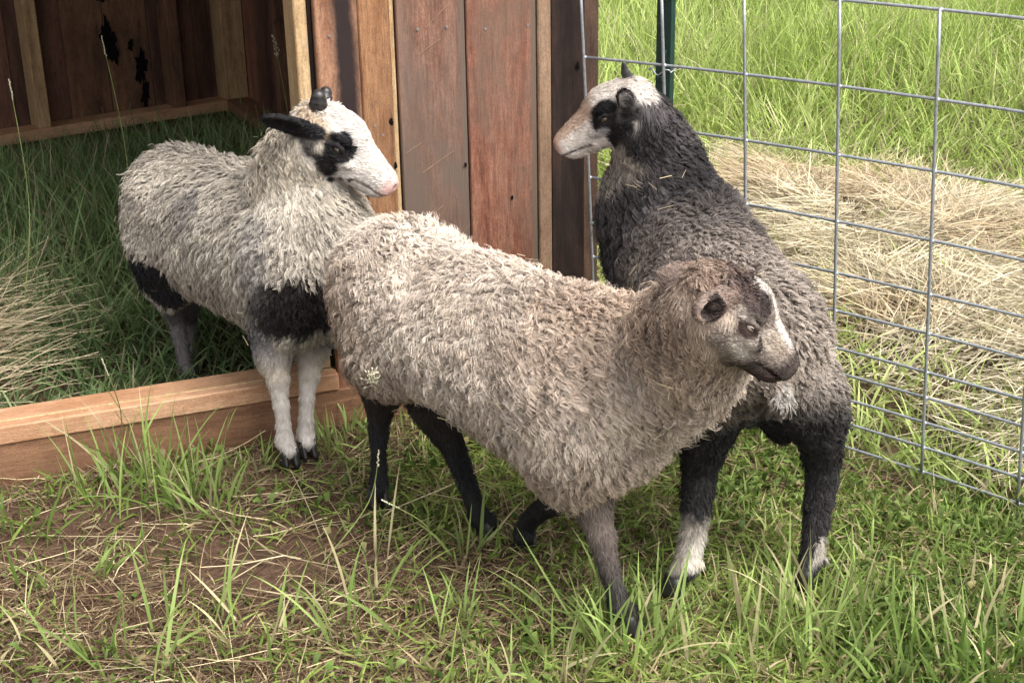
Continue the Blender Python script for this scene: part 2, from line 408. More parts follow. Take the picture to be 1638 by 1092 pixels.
# side wall from the front corner to the back corner
sdv = BACK_R / np.linalg.norm(BACK_R); sa = math.atan2(sdv[1], sdv[0]); sl = np.linalg.norm(BACK_R)
def side(name, s0, s1, o0, o1, z0, z1, mat):
    c = sdv * (s0 + s1) / 2 + np.array([-sdv[1], sdv[0]]) * (o0 + o1) / 2
    V, F = [], []; box_geo(V, F, (0, 0, (z1 - z0) / 2), (s1 - s0, o1 - o0, z1 - z0), bevel=.002)
    return pmesh(name, V, F, mat, shed, loc=(c[0], c[1], z0), rot=(0, 0, sa))
for i in range(13):
    side('side_board', .03 + i * .2, .03 + (i + 1) * .2 - .004, -.004, .014 + (.002 if i % 2 else 0), .0, TOP + .05, W_in if i % 3 else W_b4)
side('side_rail', .10, sl - .10, .017, .105, .117, .1545, W_skirt)
side('side_skirt', .10, sl - .10, .017, .05, -.05, .1165, W_skirt)
for s_ in (.7, 1.3, 1.9):
    side('stud', s_, s_ + .04, .018, .10, .155, TOP + .04, W_in2)
plank('corner_post', -3.05, -2.96, 1.80, 1.89, -.05, TOP + .05, W_pale, shed)
plank('corner_post', -3.05, -2.96, 0, .09, -.05, TOP, W_pale, shed)
# mono pitch roof over it all
V, F = [], []
box_geo(V, F, (-1.5, 1.33, TOP + .21), (3.4, 3.3, .03), bevel=.004)
pmesh('roof', V, F, M_roof, shed)
# holes in two back boards: their darkness drawn as black patches set proud
M_hole = flat_mat('hole_black', (.006, .005, .005), rough=.9, spec=.05)
def patch(sc, zc, w_, h_, seed):
    r_ = np.random.default_rng(seed); n = 90; V = [[0, 0, 0]]; F = []
    lob = r_.random(9) * 6.28
    for k in range(n):
        a = 2 * math.pi * k / n; q = .70 + .18 * math.sin(2 * a + lob[0]) + .14 * math.sin(5 * a + lob[1]) + .10 * math.sin(11 * a + lob[2]) + .28 * r_.random() ** 2 * abs(math.sin(a))
        V.append([w_ * q * math.cos(a), 0, h_ * q * math.sin(a)])
    for k in range(n): V.append([V[k + 1][0], .003, V[k + 1][2]])
    for k in range(n):
        k2 = (k + 1) % n
        F.append([0, k2 + 1, k + 1]); F.append([k + 1, k2 + 1, n + 1 + k2, n + 1 + k])
    c = BACK_R + bd * sc; fr = np.array([bd[1], -bd[0]]); fr = fr if fr[1] < 0 else -fr; c = c + fr * .0075
    pmesh('hole_dark_patch', V, F, M_hole, shed, loc=(c[0], c[1], zc), rot=(0, 0, ba))
for kx, kz, kr, sd_ in ((-.452, .625, .006, 31), (-.447, .535, .005, 32), (-.452, .40, .008, 33), (-.462, .30, .010, 34), (-.30, .52, .004, 35), (-.052, .70, .006, 36), (-.20, .44, .004, 37)):
    r_ = np.random.default_rng(sd_); V, F = [[0, -.0015, 0]], []
    for k in range(22):
        a_ = 2 * math.pi * k / 22; q_ = kr * (.6 + .5 * r_.random()); V.append([q_ * math.cos(a_) * .8, 0, q_ * 1.7 * math.sin(a_)])
    for k in range(22): F.append([0, k + 1, (k + 1) % 22 + 1])
    pmesh('knot_hole', V, F, M_hole, shed, loc=(kx, -.0268, kz))
patch(.505, .40, .036, .085, 1); patch(.515, .56, .022, .03, 2); patch(.40, .30, .026, .07, 3); patch(.395, .20, .02, .05, 4); patch(.43, .38, .014, .02, 9); patch(.54, .63, .03, .02, 5); patch(.66, .58, .015, .02, 6)

# ------------------------------------------------------------------ fence panel and post
M_wire = flat_mat('galvanised_wire', (.34, .36, .38), rough=.45, spec=.5, metal=.55, var=.2, scale=120)
fence = empty('wire_fence', tuple(FB0))
tag(fence, 'galvanised welded wire fence panel with rows closer together near the ground', 'fence')
inch = .0254
rows = np.cumsum([0, 2, 2, 2, 2, 3, 3, 4, 5, 5, 6]) * inch
TILT = rad(3.0)
E1 = np.array([FE[0], FE[1], 0.0]); E2 = np.array([0, 0, math.cos(TILT)]) - E1 * math.sin(TILT) - FO * .0
NV = 13; LENF = PITCH * (NV - 1)
def fp(s, h):                                      # a slightly bowed panel, relative to its lower left corner
    return E1 * s + E2 * h - FO * .045 * (max(0, 1 - s / .9) * h / .86) - WN * .050 * (max(0, 1 - s / .9) * h / .86) + FO * (.010 * math.sin(s * 2.1 + h * 2) ) + np.array([0, 0, .012 + .006 * math.sin(s * 3)])
for h in rows:
    V, F = [], []
    tube_geo(V, F, [fp(s_, h) for s_ in np.linspace(-.004, LENF + .01, 40)], .0029, 8)
    for k in range(NV):                              # weld beads
        q_ = fp(k * PITCH + (.004 * math.sin(k * 2.3) if k else 0), h) - FO * .0025
        tube_geo(V, F, [q_ - E1 * .0048, q_ - E1 * .002, q_ + E1 * .002, q_ + E1 * .0048], [.0022, .0046, .0046, .0022], 8)
    pmesh('horizontal_wire', V, F, M_wire, fence, smooth=True)
for k in range(NV):
    V, F = [], []
    s_ = k * PITCH + (.004 * math.sin(k * 2.3) if k else 0)
    tube_geo(V, F, [fp(s_, h) - FO * .005 for h in np.linspace(-.003, rows[-1] + .003, 12)], .0031, 8)
    pmesh('vertical_wire', V, F, M_wire, fence, smooth=True)
M_post = flat_mat('green_enamel', (.006, .030, .022), rough=.45, spec=.5, var=.25)
tp_pos = FB0 + FE * (PITCH * 1.0 - .055) + FO * .030
post = empty('fence_post', tuple(tp_pos), math.atan2(FE[1], FE[0]))
tag(post, 'dark green steel post standing just behind the wire fence', 'fence post')
V, F = [], []
box_geo(V, F, (0, .0, .62), (.036, .004, 1.5), bevel=.001)
pmesh('flange', V, F, M_post, post)
V, F = [], []
box_geo(V, F, (0.0, .0185, .62), (.005, .0325, 1.5), bevel=.001)
pmesh('web', V, F, M_post, post)
for k in range(22):
    V, F = [], []
    box_geo(V, F, (-.004 if k % 2 else .004, -.0050, .10 + k * .053), (.012, .0058, .010), bevel=.002)
    pmesh('stud', V, F, M_post, post)
for zz in (.24, .45, .70, .86):
    V, F = [], []
    th = np.linspace(0, 1, 14)
    pts = [(-.026 + .052 * q, -.012 - .010 * math.sin(q * math.pi), zz + .006 * math.sin(q * 9)) for q in th]
    tube_geo(V, F, pts, .0014, 6)
    tube_geo(V, F, [(-.026, -.012, zz), (-.026, .010, zz + .004), (-.006, .024, zz - .004), (.02, .012, zz + .003), (.026, -.012, zz)], .0014, 6)
    pmesh('wire_clip', V, F, M_wire, post, smooth=True)

# ------------------------------------------------------------------ sheep: one implicit body each, then fleece and hair
class Body:
    """smooth union of rounded cones and ellipsoids, meshed by surface nets"""
    TAGS = ('trunk', 'neck', 'head', 'leg', 'ear')
    def __init__(s): s.P = []
    def rc(s, a, b, ra, rb, k=.02, tag='trunk', hair=.03, sub=False):
        s.P.append(('rc', np.asarray(a, float), np.asarray(b, float), ra, rb, k, tag, hair, sub, None)); return s
    def el(s, c, r, R=None, k=.02, tag='trunk', hair=.03, sub=False):
        s.P.append(('el', np.asarray(c, float), np.asarray(r, float), None, None, k, tag, hair, sub, np.eye(3) if R is None else np.asarray(R))); return s
    @staticmethod
    def dist(q, p):
        if q[0] == 'rc':
            a, b, ra, rb = q[1:5]
            ab = b - a; t = np.clip(((p - a) @ ab) / max(ab @ ab, 1e-12), 0, 1)
            return np.linalg.norm(p - a - t[:, None] * ab, axis=1) - (ra + (rb - ra) * t)
        R = q[9]; l = (p - q[1]) @ R
        r = q[2]; k0 = np.linalg.norm(l / r, axis=1); k1 = np.linalg.norm(l / (r * r), axis=1)
        return np.where(k1 > 1e-9, k0 * (k0 - 1) / np.maximum(k1, 1e-9), -r.min())
    @staticmethod
    def ball(q):
        if q[0] == 'rc': return (q[1] + q[2]) / 2, np.linalg.norm(q[1] - q[2]) / 2 + max(q[3], q[4])
        return q[1], q[2].max()
    def sdf(s, p, cull=.07):
        d = np.full(len(p), 1.0)
        for q in s.P:
            c, r = s.ball(q)
            m = np.sum((p - c) ** 2, 1) < (r + cull) ** 2
            if not m.any(): continue
            e = s.dist(q, p[m]); k = q[5]; o = d[m]
            if q[8]:
                h = np.clip(k - np.abs(o + e), 0, None) / k
                d[m] = np.maximum(o, -e) + h * h * k * .25
            else:
                h = np.clip(k - np.abs(o - e), 0, None) / k
                d[m] = np.minimum(o, e) - h * h * k * .25
        return d
    def grad(s, p, e=.0012):
        g = 0
        for v in ((1, -1, -1), (-1, -1, 1), (-1, 1, -1), (1, 1, 1)):
            v = np.array(v, float); g = g + v * s.sdf(p + v * e, .03)[:, None]
        return nrm(g)
    def weights(s, p):
        dm = {t_: np.full(len(p), 1.0) for t_ in s.TAGS}; sw = np.zeros(len(p)); sh = np.zeros(len(p))
        for q in s.P:
            if q[8]: continue
            e = s.dist(q, p); dm[q[6]] = np.minimum(dm[q[6]], e)
            w = np.exp(-np.clip(e, -.01, 1) / .010); sw += w; sh += w * q[7]
        return dm, sh / sw
    def mesh(s, h=.0035):
        lo = np.min([s.ball(q)[0] - s.ball(q)[1] if q[0] == 'el' else np.minimum(q[1] - q[3], q[2] - q[4]) for q in s.P if not q[8]], 0) - .02
        hi = np.max([s.ball(q)[0] + s.ball(q)[1] if q[0] == 'el' else np.maximum(q[1] + q[3], q[2] + q[4]) for q in s.P if not q[8]], 0) + .02
        B = 8; nb = np.ceil((hi - lo) / (h * B)).astype(int)
        bi = np.stack(np.meshgrid(*[np.arange(n) for n in nb], indexing='ij'), -1).reshape(-1, 3)
        bc = lo + (bi * B + (B - 1) / 2) * h
        d = s.sdf(bc, .2)
        act = np.abs(d) < h * B * .9 + .012
        vals = np.empty(nb * B, dtype=np.float32)
        v6 = vals.reshape(nb[0], B, nb[1], B, nb[2], B)
        v6[:] = np.where(d < 0, -1.0, 1.0).reshape(nb)[:, None, :, None, :, None]
        off = np.stack(np.meshgrid(*[np.arange(B)] * 3, indexing='ij'), -1).reshape(-1, 3)
        ab = bi[act]
        for c in range(0, len(ab), 1500):
            q = ab[c:c + 1500]
            pp = (lo + (q[:, None, :] * B + off[None]) * h).reshape(-1, 3)
            vv = s.sdf(pp, .045).reshape(-1, B, B, B)
            v6[q[:, 0], :, q[:, 1], :, q[:, 2], :] = vv
        ins = vals < 0
        cnt = np.zeros(np.array(vals.shape) - 1, np.int8)
        for a in (0, 1):
            for b_ in (0, 1):
                for c in (0, 1):
                    cnt += ins[a:a + cnt.shape[0], b_:b_ + cnt.shape[1], c:c + cnt.shape[2]]
        ci = np.argwhere((cnt > 0) & (cnt < 8))
        ids = np.full(cnt.shape, -1, np.int32); ids[tuple(ci.T)] = np.arange(len(ci))
        corners = np.array([[a, b_, c] for a in (0, 1) for b_ in (0, 1) for c in (0, 1)])
        cv = np.stack([vals[tuple((ci + c).T)] for c in corners], 1)
        acc = np.zeros((len(ci), 3)); n = np.zeros(len(ci))
        for i in range(8):
            for j in range(i + 1, 8):
                if np.abs(corners[i] - corners[j]).sum() != 1: continue
                m = (cv[:, i] < 0) != (cv[:, j] < 0)
                t_ = cv[m, i] / (cv[m, i] - cv[m, j])
                acc[m] += corners[i] + t_[:, None] * (corners[j] - corners[i]); n[m] += 1
        V = lo + (ci + acc / n[:, None]) * h
        Fs = []
        for ax in range(3):
            a, b_ = [(1, 2), (2, 0), (0, 1)][ax]
            sl0 = [slice(1, -1)] * 3; sl1 = [slice(1, -1)] * 3; sl0[ax] = slice(0, -1); sl1[ax] = slice(1, None)
            ch = ins[tuple(sl0)] != ins[tuple(sl1)]
            e = np.argwhere(ch); o_ = np.ones(3, int); o_[ax] = 0; e = e + o_
            s0 = ins[tuple(e.T)]
            da = np.zeros(3, int); db = np.zeros(3, int); da[a] = 1; db[b_] = 1
            q = np.stack([ids[tuple((e - da - db).T)], ids[tuple((e - db).T)], ids[tuple(e.T)], ids[tuple((e - da).T)]], 1)
            q[~s0] = q[~s0][:, ::-1]
            Fs.append(q)
        Fq = np.concatenate(Fs)
        for _ in range(2):
            g = s.grad(V); V = V - g * np.clip(s.sdf(V, .03), -h, h)[:, None]
        return V, Fq, s.grad(V)

def frame(psi, theta, roll=0.0):
    x = np.array([math.cos(psi) * math.cos(theta), math.sin(psi) * math.cos(theta), -math.sin(theta)])
    y = np.array([-math.sin(psi), math.cos(psi), 0]); z = np.cross(x, y)
    if roll: y, z = y * math.cos(roll) + z * math.sin(roll), z * math.cos(roll) - y * math.sin(roll)
    return np.stack([x, y, z], 1)                 # columns

def head_prims(B, H, hs, ears, wool):
    """H(x,y,z): head point -> world; R columns are its axes"""
    R = H.R
    def el(c, r, k=.012, hair=.006, tag='head', sub=False, rot=None):
        B.el(H(*c), np.array(r) * hs, R if rot is None else R @ rot, k * hs, tag, hair, sub)
    def rc(a, b, ra, rb, k=.012, hair=.006, tag='head', sub=False):
        B.rc(H(*a), H(*b), ra * hs, rb * hs, k * hs, tag, hair, sub)
    el((-.038, 0, .004), (.054, .042, .040), .018, wool)
    el((-.006, 0, .030), (.042, .030, .023), .016, .010)
    rc((0, 0, .020), (.098, 0, .004), .028, .0185, .016)
    rc((.015, 0, -.012), (.103, 0, -.010), .032, .0225, .014)
    rc((-.015, 0, -.034), (.092, 0, -.029), .026, .0155, .014)
    for q in (-1, 1):
        rc((-.035, q * .024, -.030), (.045, q * .012, -.030), .021, .013, .016)
        el((.014, q * .034, -.012), (.030, .010, .010), .012)
        el((-.004, q * .034, .019), (.021, .011, .008), .010)
        el((.109, q * .009, -.014), (.015, .011, .011), .008, .003)
    el((.113, 0, .001), (.015, .0175, .014), .010, .002)
    el((.101, 0, -.029), (.015, .012, .009), .007, .003)
    for q in (-1, 1):
        rc((.062, q * .027, -.029), (.119, q * .010, -.0205), .0026, .0022, .004, 0, sub=True)
        el((.126, q * .0095, .004), (.006, .0036, .0042), .004, 0, sub=True)
        el((.003, q * .0505, .001), (.013, .011, .0085), .006, 0, sub=True)
        # lids: upper and lower arcs
        up = [(.0165, .0385, -.003), (.009, .0435, .0050), (-.003, .0450, .0062), (-.0135, .0425, -.001)]
        lw = [(.0165, .0385, -.003), (.006, .0415, -.0080), (-.006, .0425, -.0070), (-.0135, .0425, -.001)]
        for ch, rr in ((up, .0042), (lw, .0028)):
            for a, b_ in zip(ch[:-1], ch[1:]): rc((a[0], q * a[1], a[2]), (b_[0], q * b_[1], b_[2]), rr, rr, .004, .002)
    for base, tip, face, ln, wd in ears:          # world-space ear: base, tip, direction the cup faces
        ax = nrm(tip - base); nz = nrm(face - (face @ ax) * ax); ay = np.cross(nz, ax)
        Re = np.stack([ax, ay, nz], 1); c = (base + tip) / 2; L_ = np.linalg.norm(tip - base) / 2
        dp = 1.0 + .6 * (L_ < .032)
        B.el(c, (L_ * 1.06, wd, .011 * dp), Re, .008, 'ear', .004)
        B.el(c + nz * .0088 * dp + ax * .006, (L_ * .90, wd * .80, .0112 * dp), Re, .003, 'ear', .003, sub=True)
        B.rc(base - ax * .012, base + ax * .02, .013, .010, .008, 'ear', .005)

def catmull(P, R, n=4):
    """smooth chain through joints"""
    P = np.asarray(P, float); R = np.asarray(R, float); out = []
    for i in range(len(P) - 1):
        p0, p1, p2, p3 = P[max(i - 1, 0)], P[i], P[i + 1], P[min(i + 2, len(P) - 1)]
        for t_ in np.linspace(0, 1, n, endpoint=False):
            out.append((.5 * (2 * p1 + (p2 - p0) * t_ + (2 * p0 - 5 * p1 + 4 * p2 - p3) * t_ ** 2 + (3 * p1 - p0 - 3 * p2 + p3) * t_ ** 3), R[i] + (R[i + 1] - R[i]) * t_))
    out.append((P[-1], R[-1])); return out

def sample_mesh(V, Nn, Fq, attrs, n, dens=None):
    T = np.concatenate([Fq[:, [0, 1, 2]], Fq[:, [0, 2, 3]]])
    a = np.linalg.norm(np.cross(V[T[:, 1]] - V[T[:, 0]], V[T[:, 2]] - V[T[:, 0]]), axis=1) / 2
    if dens is not None: a = a * dens[T].mean(1)
    c = np.cumsum(a); k = np.searchsorted(c, rng.random(n) * c[-1]); k = np.minimum(k, len(T) - 1)
    u = rng.random(n); v = rng.random(n); f_ = u + v > 1; u[f_] = 1 - u[f_]; v[f_] = 1 - v[f_]
    w = np.stack([1 - u - v, u, v], 1)[:, :, None]
    t_ = T[k]
    return (V[t_] * w).sum(1), nrm((Nn[t_] * w).sum(1)), [(x[t_] * (w if x.ndim > 1 else w[:, :, 0])).sum(1) for x in attrs], c[-1]

def ribbons(C, W, col, tilt, ref):
    """C: n x s x 3 centre lines; W: n x s widths; col: n x s x 3; ref: n x 3 outward normals -> quads"""
    n, s_, _ = C.shape
    T = np.gradient(C, axis=1); T = nrm(T)
    S = nrm(np.cross(T, ref[:, None, :])); Q = np.cross(T, S)
    S = S * np.cos(tilt)[:, None, None] + Q * np.sin(tilt)[:, None, None]
    V = np.stack([C - S * W[..., None] / 2, C + S * W[..., None] / 2], 2).reshape(-1, 3)
    cc = np.repeat(col, 2, axis=1).reshape(-1, 3) if col.ndim == 3 else np.repeat(col, s_ * 2, axis=0)
    base = (np.arange(n) * s_ * 2)[:, None] + (np.arange(s_ - 1) * 2)[None, :]
    F = np.stack([base, base + 1, base + 3, base + 2], -1).reshape(-1, 4)
    return V, F, cc

def flow(Nn, dirs, rnd=.25):
    d = dirs + rng.normal(0, rnd, dirs.shape)
    d = d - (d * Nn).sum(1, keepdims=True) * Nn
    return nrm(d)

M_skin = attr_mat('skin', .75, .2)
M_fleece = attr_mat('fleece', .85, .12, transl=.22, sheen=.15)
M_hair = attr_mat('short_hair', .6, .3, transl=.1)
M_hoof = flat_mat('hoof_horn', (.018, .016, .015), rough=.45, spec=.5, var=.4)
M_hornb = flat_mat('dark_horn', (.022, .020, .019), rough=.42, spec=.5, var=.6, scale=160)
M_eye = flat_mat('eye_dark', (.012, .008, .006), rough=.08, spec=.8, var=.3)
M_iris_glint = flat_mat('iris_glint', (.42, .37, .31), rough=.12, spec=.8, var=.25)  # light grey eye reflection painted in as iris colour
M_iris = flat_mat('iris_amber', (.085, .065, .042), rough=.1, spec=.8, var=.3)

def uv_ball(V, F, c, r, R=np.eye(3), nu=18, nv=12):
    k = len(V); r = np.broadcast_to(r, (3,))
    for i in range(nv + 1):
        for j in range(nu):
            a = math.pi * i / nv; b_ = 2 * math.pi * j / nu
            V.append((np.array(c) + R @ (r * np.array([math.sin(a) * math.cos(b_), math.sin(a) * math.sin(b_), math.cos(a)]))).tolist())
    for i in range(nv):
        for j in range(nu): F.append([k + i * nu + j, k + (i + 1) * nu + j, k + (i + 1) * nu + (j + 1) % nu, k + i * nu + (j + 1) % nu])

def hoof_mesh(parent, p, heading, origin, s=1.0, pitch=0.0):
    """cloven hoof: two tapered claws, side by side, toes forward"""
    V, F = [], []
    f = np.array([math.cos(heading), math.sin(heading), 0]); l = np.array([-f[1], f[0], 0]); u = np.array([0, 0, 1.0])
    f, u = f * math.cos(pitch) - u * math.sin(pitch), u * math.cos(pitch) + f * math.sin(pitch)
    for q in (-1, 1):
        rings = []
        for (z, fb, ff, w) in ((.0, -.017, .025, .0098), (.010, -.017, .022, .0098), (.022, -.015, .015, .0092), (.036, -.013, .010, .0082)):
            ring = []
            for j in range(12):
                a = 2 * math.pi * j / 12
                x = (fb + ff) / 2 + (ff - fb) / 2 * math.cos(a); x += .004 if abs(a - 0) < .1 and z < .015 else 0
                tap = 1 - .35 * max(0, math.cos(a))
                y = q * (.0112 + .002 * (z < .01)) + w * math.sin(a) * tap - q * .002 * max(0, math.cos(a))
                ring.append((p + s * (f * x + l * y + u * z)) - origin)
            k = len(V); V.extend([r.tolist() for r in ring]); rings.append(k)
        for a, b_ in zip(rings[:-1], rings[1:]):
            for j in range(12): F.append([a + j, a + (j + 1) % 12, b_ + (j + 1) % 12, b_ + j])
        F.append([rings[0] + j for j in range(12)][::-1]); F.append([rings[-1] + j for j in range(12)])
    return pmesh('hoof', V, F, M_hoof, parent, smooth=True)

def build_sheep(label, O, a, S, legs, head, neck, paint, wool, horns=(), tailspec=None, fleece_n=15000, extra=None, legwool=.008, lockdir=None):
    O = np.array([O[0], O[1], 0.0]); a = nrm(np.array([a[0], a[1], 0.0])); l = np.array([-a[1], a[0], 0]); u = np.array([0, 0, 1.0])
    Rb = np.stack([a, l, u], 1)
    L = lambda x, y, z: O + S * (a * x + l * y + u * z)
    B = Body()
    k = .05 * S
    fat = wool.get('fat', (1, 1, 0))
    E_ = lambda c, r, hair, kk=k, tg='trunk': B.el(L(c[0], c[1] * fat[0], c[2] + fat[2] + wool.get('slope', 0) * c[0]), np.array(r) * S * np.array([1, fat[0], fat[1]]), Rb, kk, tg, hair)
    E_((-.215, 0, .395), (.115, .098, .105), wool['trunk'])
    E_((-.06, 0, .375), (.20, .122, .118), wool['trunk'])
    E_((.10, 0, .370), (.17, .118, .130), wool['trunk'])
    E_((.20, 0, .385), (.105, .100, .125), wool['trunk'])
    E_((.0, 0, .43), (.25, .055, .055), wool['trunk'])
    npt0 = L(.15, 0, .37 + .15 * wool.get('slope', 0))
    for q in (-1, 1):
        E_((-.19, q * .060, .335), (.085, .052, .110), wool['trunk'] * .9)
        E_((.19, q * .062, .335), (.065, .046, .105), wool['trunk'] * .9)
    # head frame
    R = frame(rad(head['yaw']), rad(head['pitch']), rad(head.get('roll', 0))); hs = head['s']
    near = at(*head['eye']); E0 = near - R[:, 1] * head['side'] * .043 * hs
    def H(x, y, z): return E0 + hs * (R @ np.array([x, y, z]))
    H.R = R
    # neck
    npts = [npt0] + [np.array(q[:3]) for q in neck] + [H(-.040, 0, -.020)]
    nr = [.115 * S] + [q[3] for q in neck] + [.045 * hs]
    ch = catmull(npts, nr, 4)
    for i, (c0, c1) in enumerate(zip(ch[:-1], ch[1:])):
        f_ = i / (len(ch) - 2); hl = wool['neck'] if f_ < .85 else wool['crown']
        B.rc(c0[0], c1[0], c0[1], c1[1], .03, 'neck', hl)
    ears = [(H(*e['base']), at(*e['tip']) if 'tip' in e else H(*e['tiph']), R @ np.array(e['face']), 0, e.get('w', .021) * hs) for e in head['ears']]
    head_prims(B, H, hs, ears, wool['crown'])
    # legs: chains of joints ending at the fetlock, hoof placed after
    for lg in legs:
        js = [np.array(j[:3]) if len(j) == 4 else L(*j[0]) for j in lg['joints']]
        rr = [j[3] if len(j) == 4 else j[1] for j in lg['joints']]
        ch = catmull(js, rr, 3)
        n_ = len(ch) - 1
        for i, (c0, c1) in enumerate(zip(ch[:-1], ch[1:])):
            f_ = i / n_
            hl = wool['trunk'] * .8 * (1 - sstep(.05, .35, f_)) + legwool * sstep(.05, .35, f_) if legwool < .015 else legwool * (1 - .6 * sstep(.6, .95, f_))
            B.rc(c0[0], c1[0], c0[1], c1[1], .018 if f_ < .4 else .003, 'leg', hl)
        if js[0] @ a < O @ a: B.rc(js[2], js[2] - a * rr[2] * .95 + u * rr[2] * .9, rr[2] * .72, rr[2] * .42, .008, 'leg', .007)
        else: B.el(js[2] + a * .003, np.array([1.12, 1.12, 1.35]) * rr[2], None, .008, 'leg', .006)
        hp = lg['hoof']; f2 = np.array([math.cos(lg['dir']), math.sin(lg['dir']), 0])
        B.rc(js[-1], np.array(hp) + u * .028 * S, rr[-1] * .95, .0145 * S, .008, 'leg', .006)
        B.rc(js[-1] - f2 * rr[-1] * .6, js[-1] - f2 * (rr[-1] + .004) + u * .004, .007, .006, .006, 'leg', .006)
    if tailspec:
        for c0, c1, r0, r1 in tailspec: B.rc(c0, c1, r0, r1, .012, 'trunk', .016)
    if extra: extra(B, L, H)
    V, Fq, Nn = B.mesh(.0036)
    dm, hl = B.weights(V)
    hx = ((V - E0) @ R) / hs                        # head coordinates of every vertex
    ishead = (np.minimum(dm['head'], dm['ear']) < np.minimum(np.minimum(dm['neck'], dm['trunk']), dm['leg']))
    # bare zones: eyes, nostrils, lips
    hl = np.where(ishead & (np.linalg.norm((hx - [.003, 0, .001]) * [1, 0, 1.2], axis=1) < .0140) & (np.abs(hx[:, 1]) > .03), 0, hl)
    hl = np.where(ishead & (hx[:, 0] > .112), hl * .5, hl)
    fe = wool.get('edge', -.048)
    crown = np.maximum(sstep(fe, fe - .022, hx[:, 0] - .3 * hx[:, 2]), sstep(.034, .050, hx[:, 2]) * sstep(.026, -.010, hx[:, 0]))
    hl = np.where(ishead, np.minimum(hl, .006 + (wool['crown'] - .006) * crown), hl * (.68 + .32 * sstep(.0, .06, dm['head'])))
    earn = [(b_ + .5 * (t_ - b_), nrm(f_ - (f_ @ nrm(t_ - b_)) * nrm(t_ - b_))) for b_, t_, f_, _, _ in ears]
    hl = np.where(dm['ear'] > .004, hl * (.72 + .28 * sstep(.004, .014, dm['ear'])), hl)
    info = dict(earn=earn, V=V, hx=hx, dm=dm, L=L, H=H, R=R, O=O, a=a, E0=E0, ishead=ishead)
    tree = BVHTree.FromPolygons([tuple(x) for x in V], [tuple(int(y) for y in q) for q in Fq])
    def hit(uu, vv):
        r = ray(uu, vv); h_ = tree.ray_cast(Vector(EYE), Vector(r))
        return np.array(h_[0]) if h_[0] is not None else None
    info['hit'] = hit; info['bl'] = ((V - O) @ Rb) / S
    pt = paint(info)
    col = pt(V, Nn, hx, info['bl'], {k_: v_ for k_, v_ in dm.items()})
    root = empty('sheep', tuple(O)); tag(root, label, 'sheep')
    body = np_mesh('body', V - O, Fq, M_skin, col=col, smooth=True, parent=root)
    attrs = [hl] + [dm[t_] for t_ in Body.TAGS]
    # --- fleece locks
    wl = sstep(.010, .020, hl)
    P, Q, at_, area = sample_mesh(V, Nn, Fq, attrs, fleece_n, dens=wl * np.clip(.55 + hl * 14, .6, 1.25) * (1 + .5 * ishead))
    hL = at_[0]; d2 = {t_: x for t_, x in zip(Body.TAGS, at_[1:])}
    hx2 = ((P - E0) @ R) / hs; b2 = ((P - O) @ Rb) / S
    c2 = pt(P, Q, hx2, b2, d2)
    K = 8; SEG = 12
    n = fleece_n
    onneck = sstep(.02, -.01, d2['neck'] - np.minimum(d2['trunk'], .2))
    dirs = np.array([0, 0, -1.0]) - a * .45 * (1 - onneck)[:, None]
    if lockdir is not None: dirs = lockdir(P, Q, hx2, b2, dirs)
    dirs = dirs + l * (b2[:, 1:2] * 4.0)             # parts along the spine and falls to both sides
    wob = np.stack([vnoise(P, 16, 31 + i) - .5 for i in range(3)], 1) * 1.0
    T = flow(Q, dirs + wob, .15)
    Bn = np.cross(Q, T)
    Lk = hL * (.75 + .55 * rng.random(n)) * (.66 + .38 * vnoise(P, 40, 5) + .36 * vnoise(P, 13, 6))
    s_ = np.linspace(0, 1, SEG)[None, :, None]
    ph = rng.random(n) * 6.28 + vnoise(P, 30, 8) * 6; fr = wool.get('freq', 1.5) * (.7 + .6 * rng.random(n)); amp = wool.get('amp', .10) * Lk * (.6 + .8 * rng.random(n))
    lift = wool.get('lift', .55) * (.75 + .5 * rng.random(n))
    def rep(x): return np.repeat(x, K, axis=0)
    ang = rng.random(n * K) * 6.28; rr = np.sqrt(rng.random(n * K)) * wool.get('thick', .0045)
    Pr = rep(P); Qr = rep(Q); Tr = rep(T); Br = rep(Bn); Lr = rep(Lk)[:, None, None] * (.82 + .3 * rng.random(n * K))[:, None, None]
    ofs = (Br * (np.cos(ang) * rr)[:, None] + Tr * (np.sin(ang) * rr)[:, None])[:, None, :]
    w_ = 6.283 * rep(fr)[:, None, None] * s_ + (rep(ph) + rng.normal(0, .35, n * K))[:, None, None]
    env = s_ ** .7
    nc = Lr * rep(lift)[:, None, None] * (s_ - .42 * s_ ** 2) + rep(amp)[:, None, None] * .7 * env * np.cos(w_)
    tcn = Lr * (.22 * s_ + .74 * s_ ** 1.5)
    bc = rep(amp)[:, None, None] * env * np.sin(w_)
    C = Pr[:, None] - Qr[:, None] * .002 + Qr[:, None] * nc + Tr[:, None] * tcn + Br[:, None] * bc + ofs * (1 - .68 * s_)
    C[:, :, 2] = np.maximum(C[:, :, 2], .004)
    Wd = wool.get('w', .0017) * np.interp(np.linspace(0, 1, SEG), [0, .15, .6, .85, 1], [1, 1.1, 1.05, .75, .25])[None, :] * (.7 + .6 * rng.random(n * K))[:, None]
    br = (.80 + .34 * rng.random(n))[:, None] * np.ones(3)
    cl = rep(c2 * br) * (.9 + .2 * rng.random((n * K, 1)))
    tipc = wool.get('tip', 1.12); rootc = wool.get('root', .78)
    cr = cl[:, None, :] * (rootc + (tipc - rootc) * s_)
    tl = rng.normal(0, .45, n * K)
    Vh, Fh, Ch = ribbons(C, Wd, cr, tl, Qr)
    nb_ = 46; ib = rng.integers(0, n, nb_); sb = np.linspace(0, 1, 4)[None, :, None]       # bits of hay caught in the wool
    db = nrm(rng.normal(0, 1, (nb_, 3)) * [1, 1, .6]); db = nrm(db - (db * Q[ib]).sum(1, keepdims=True) * Q[ib] * .8)
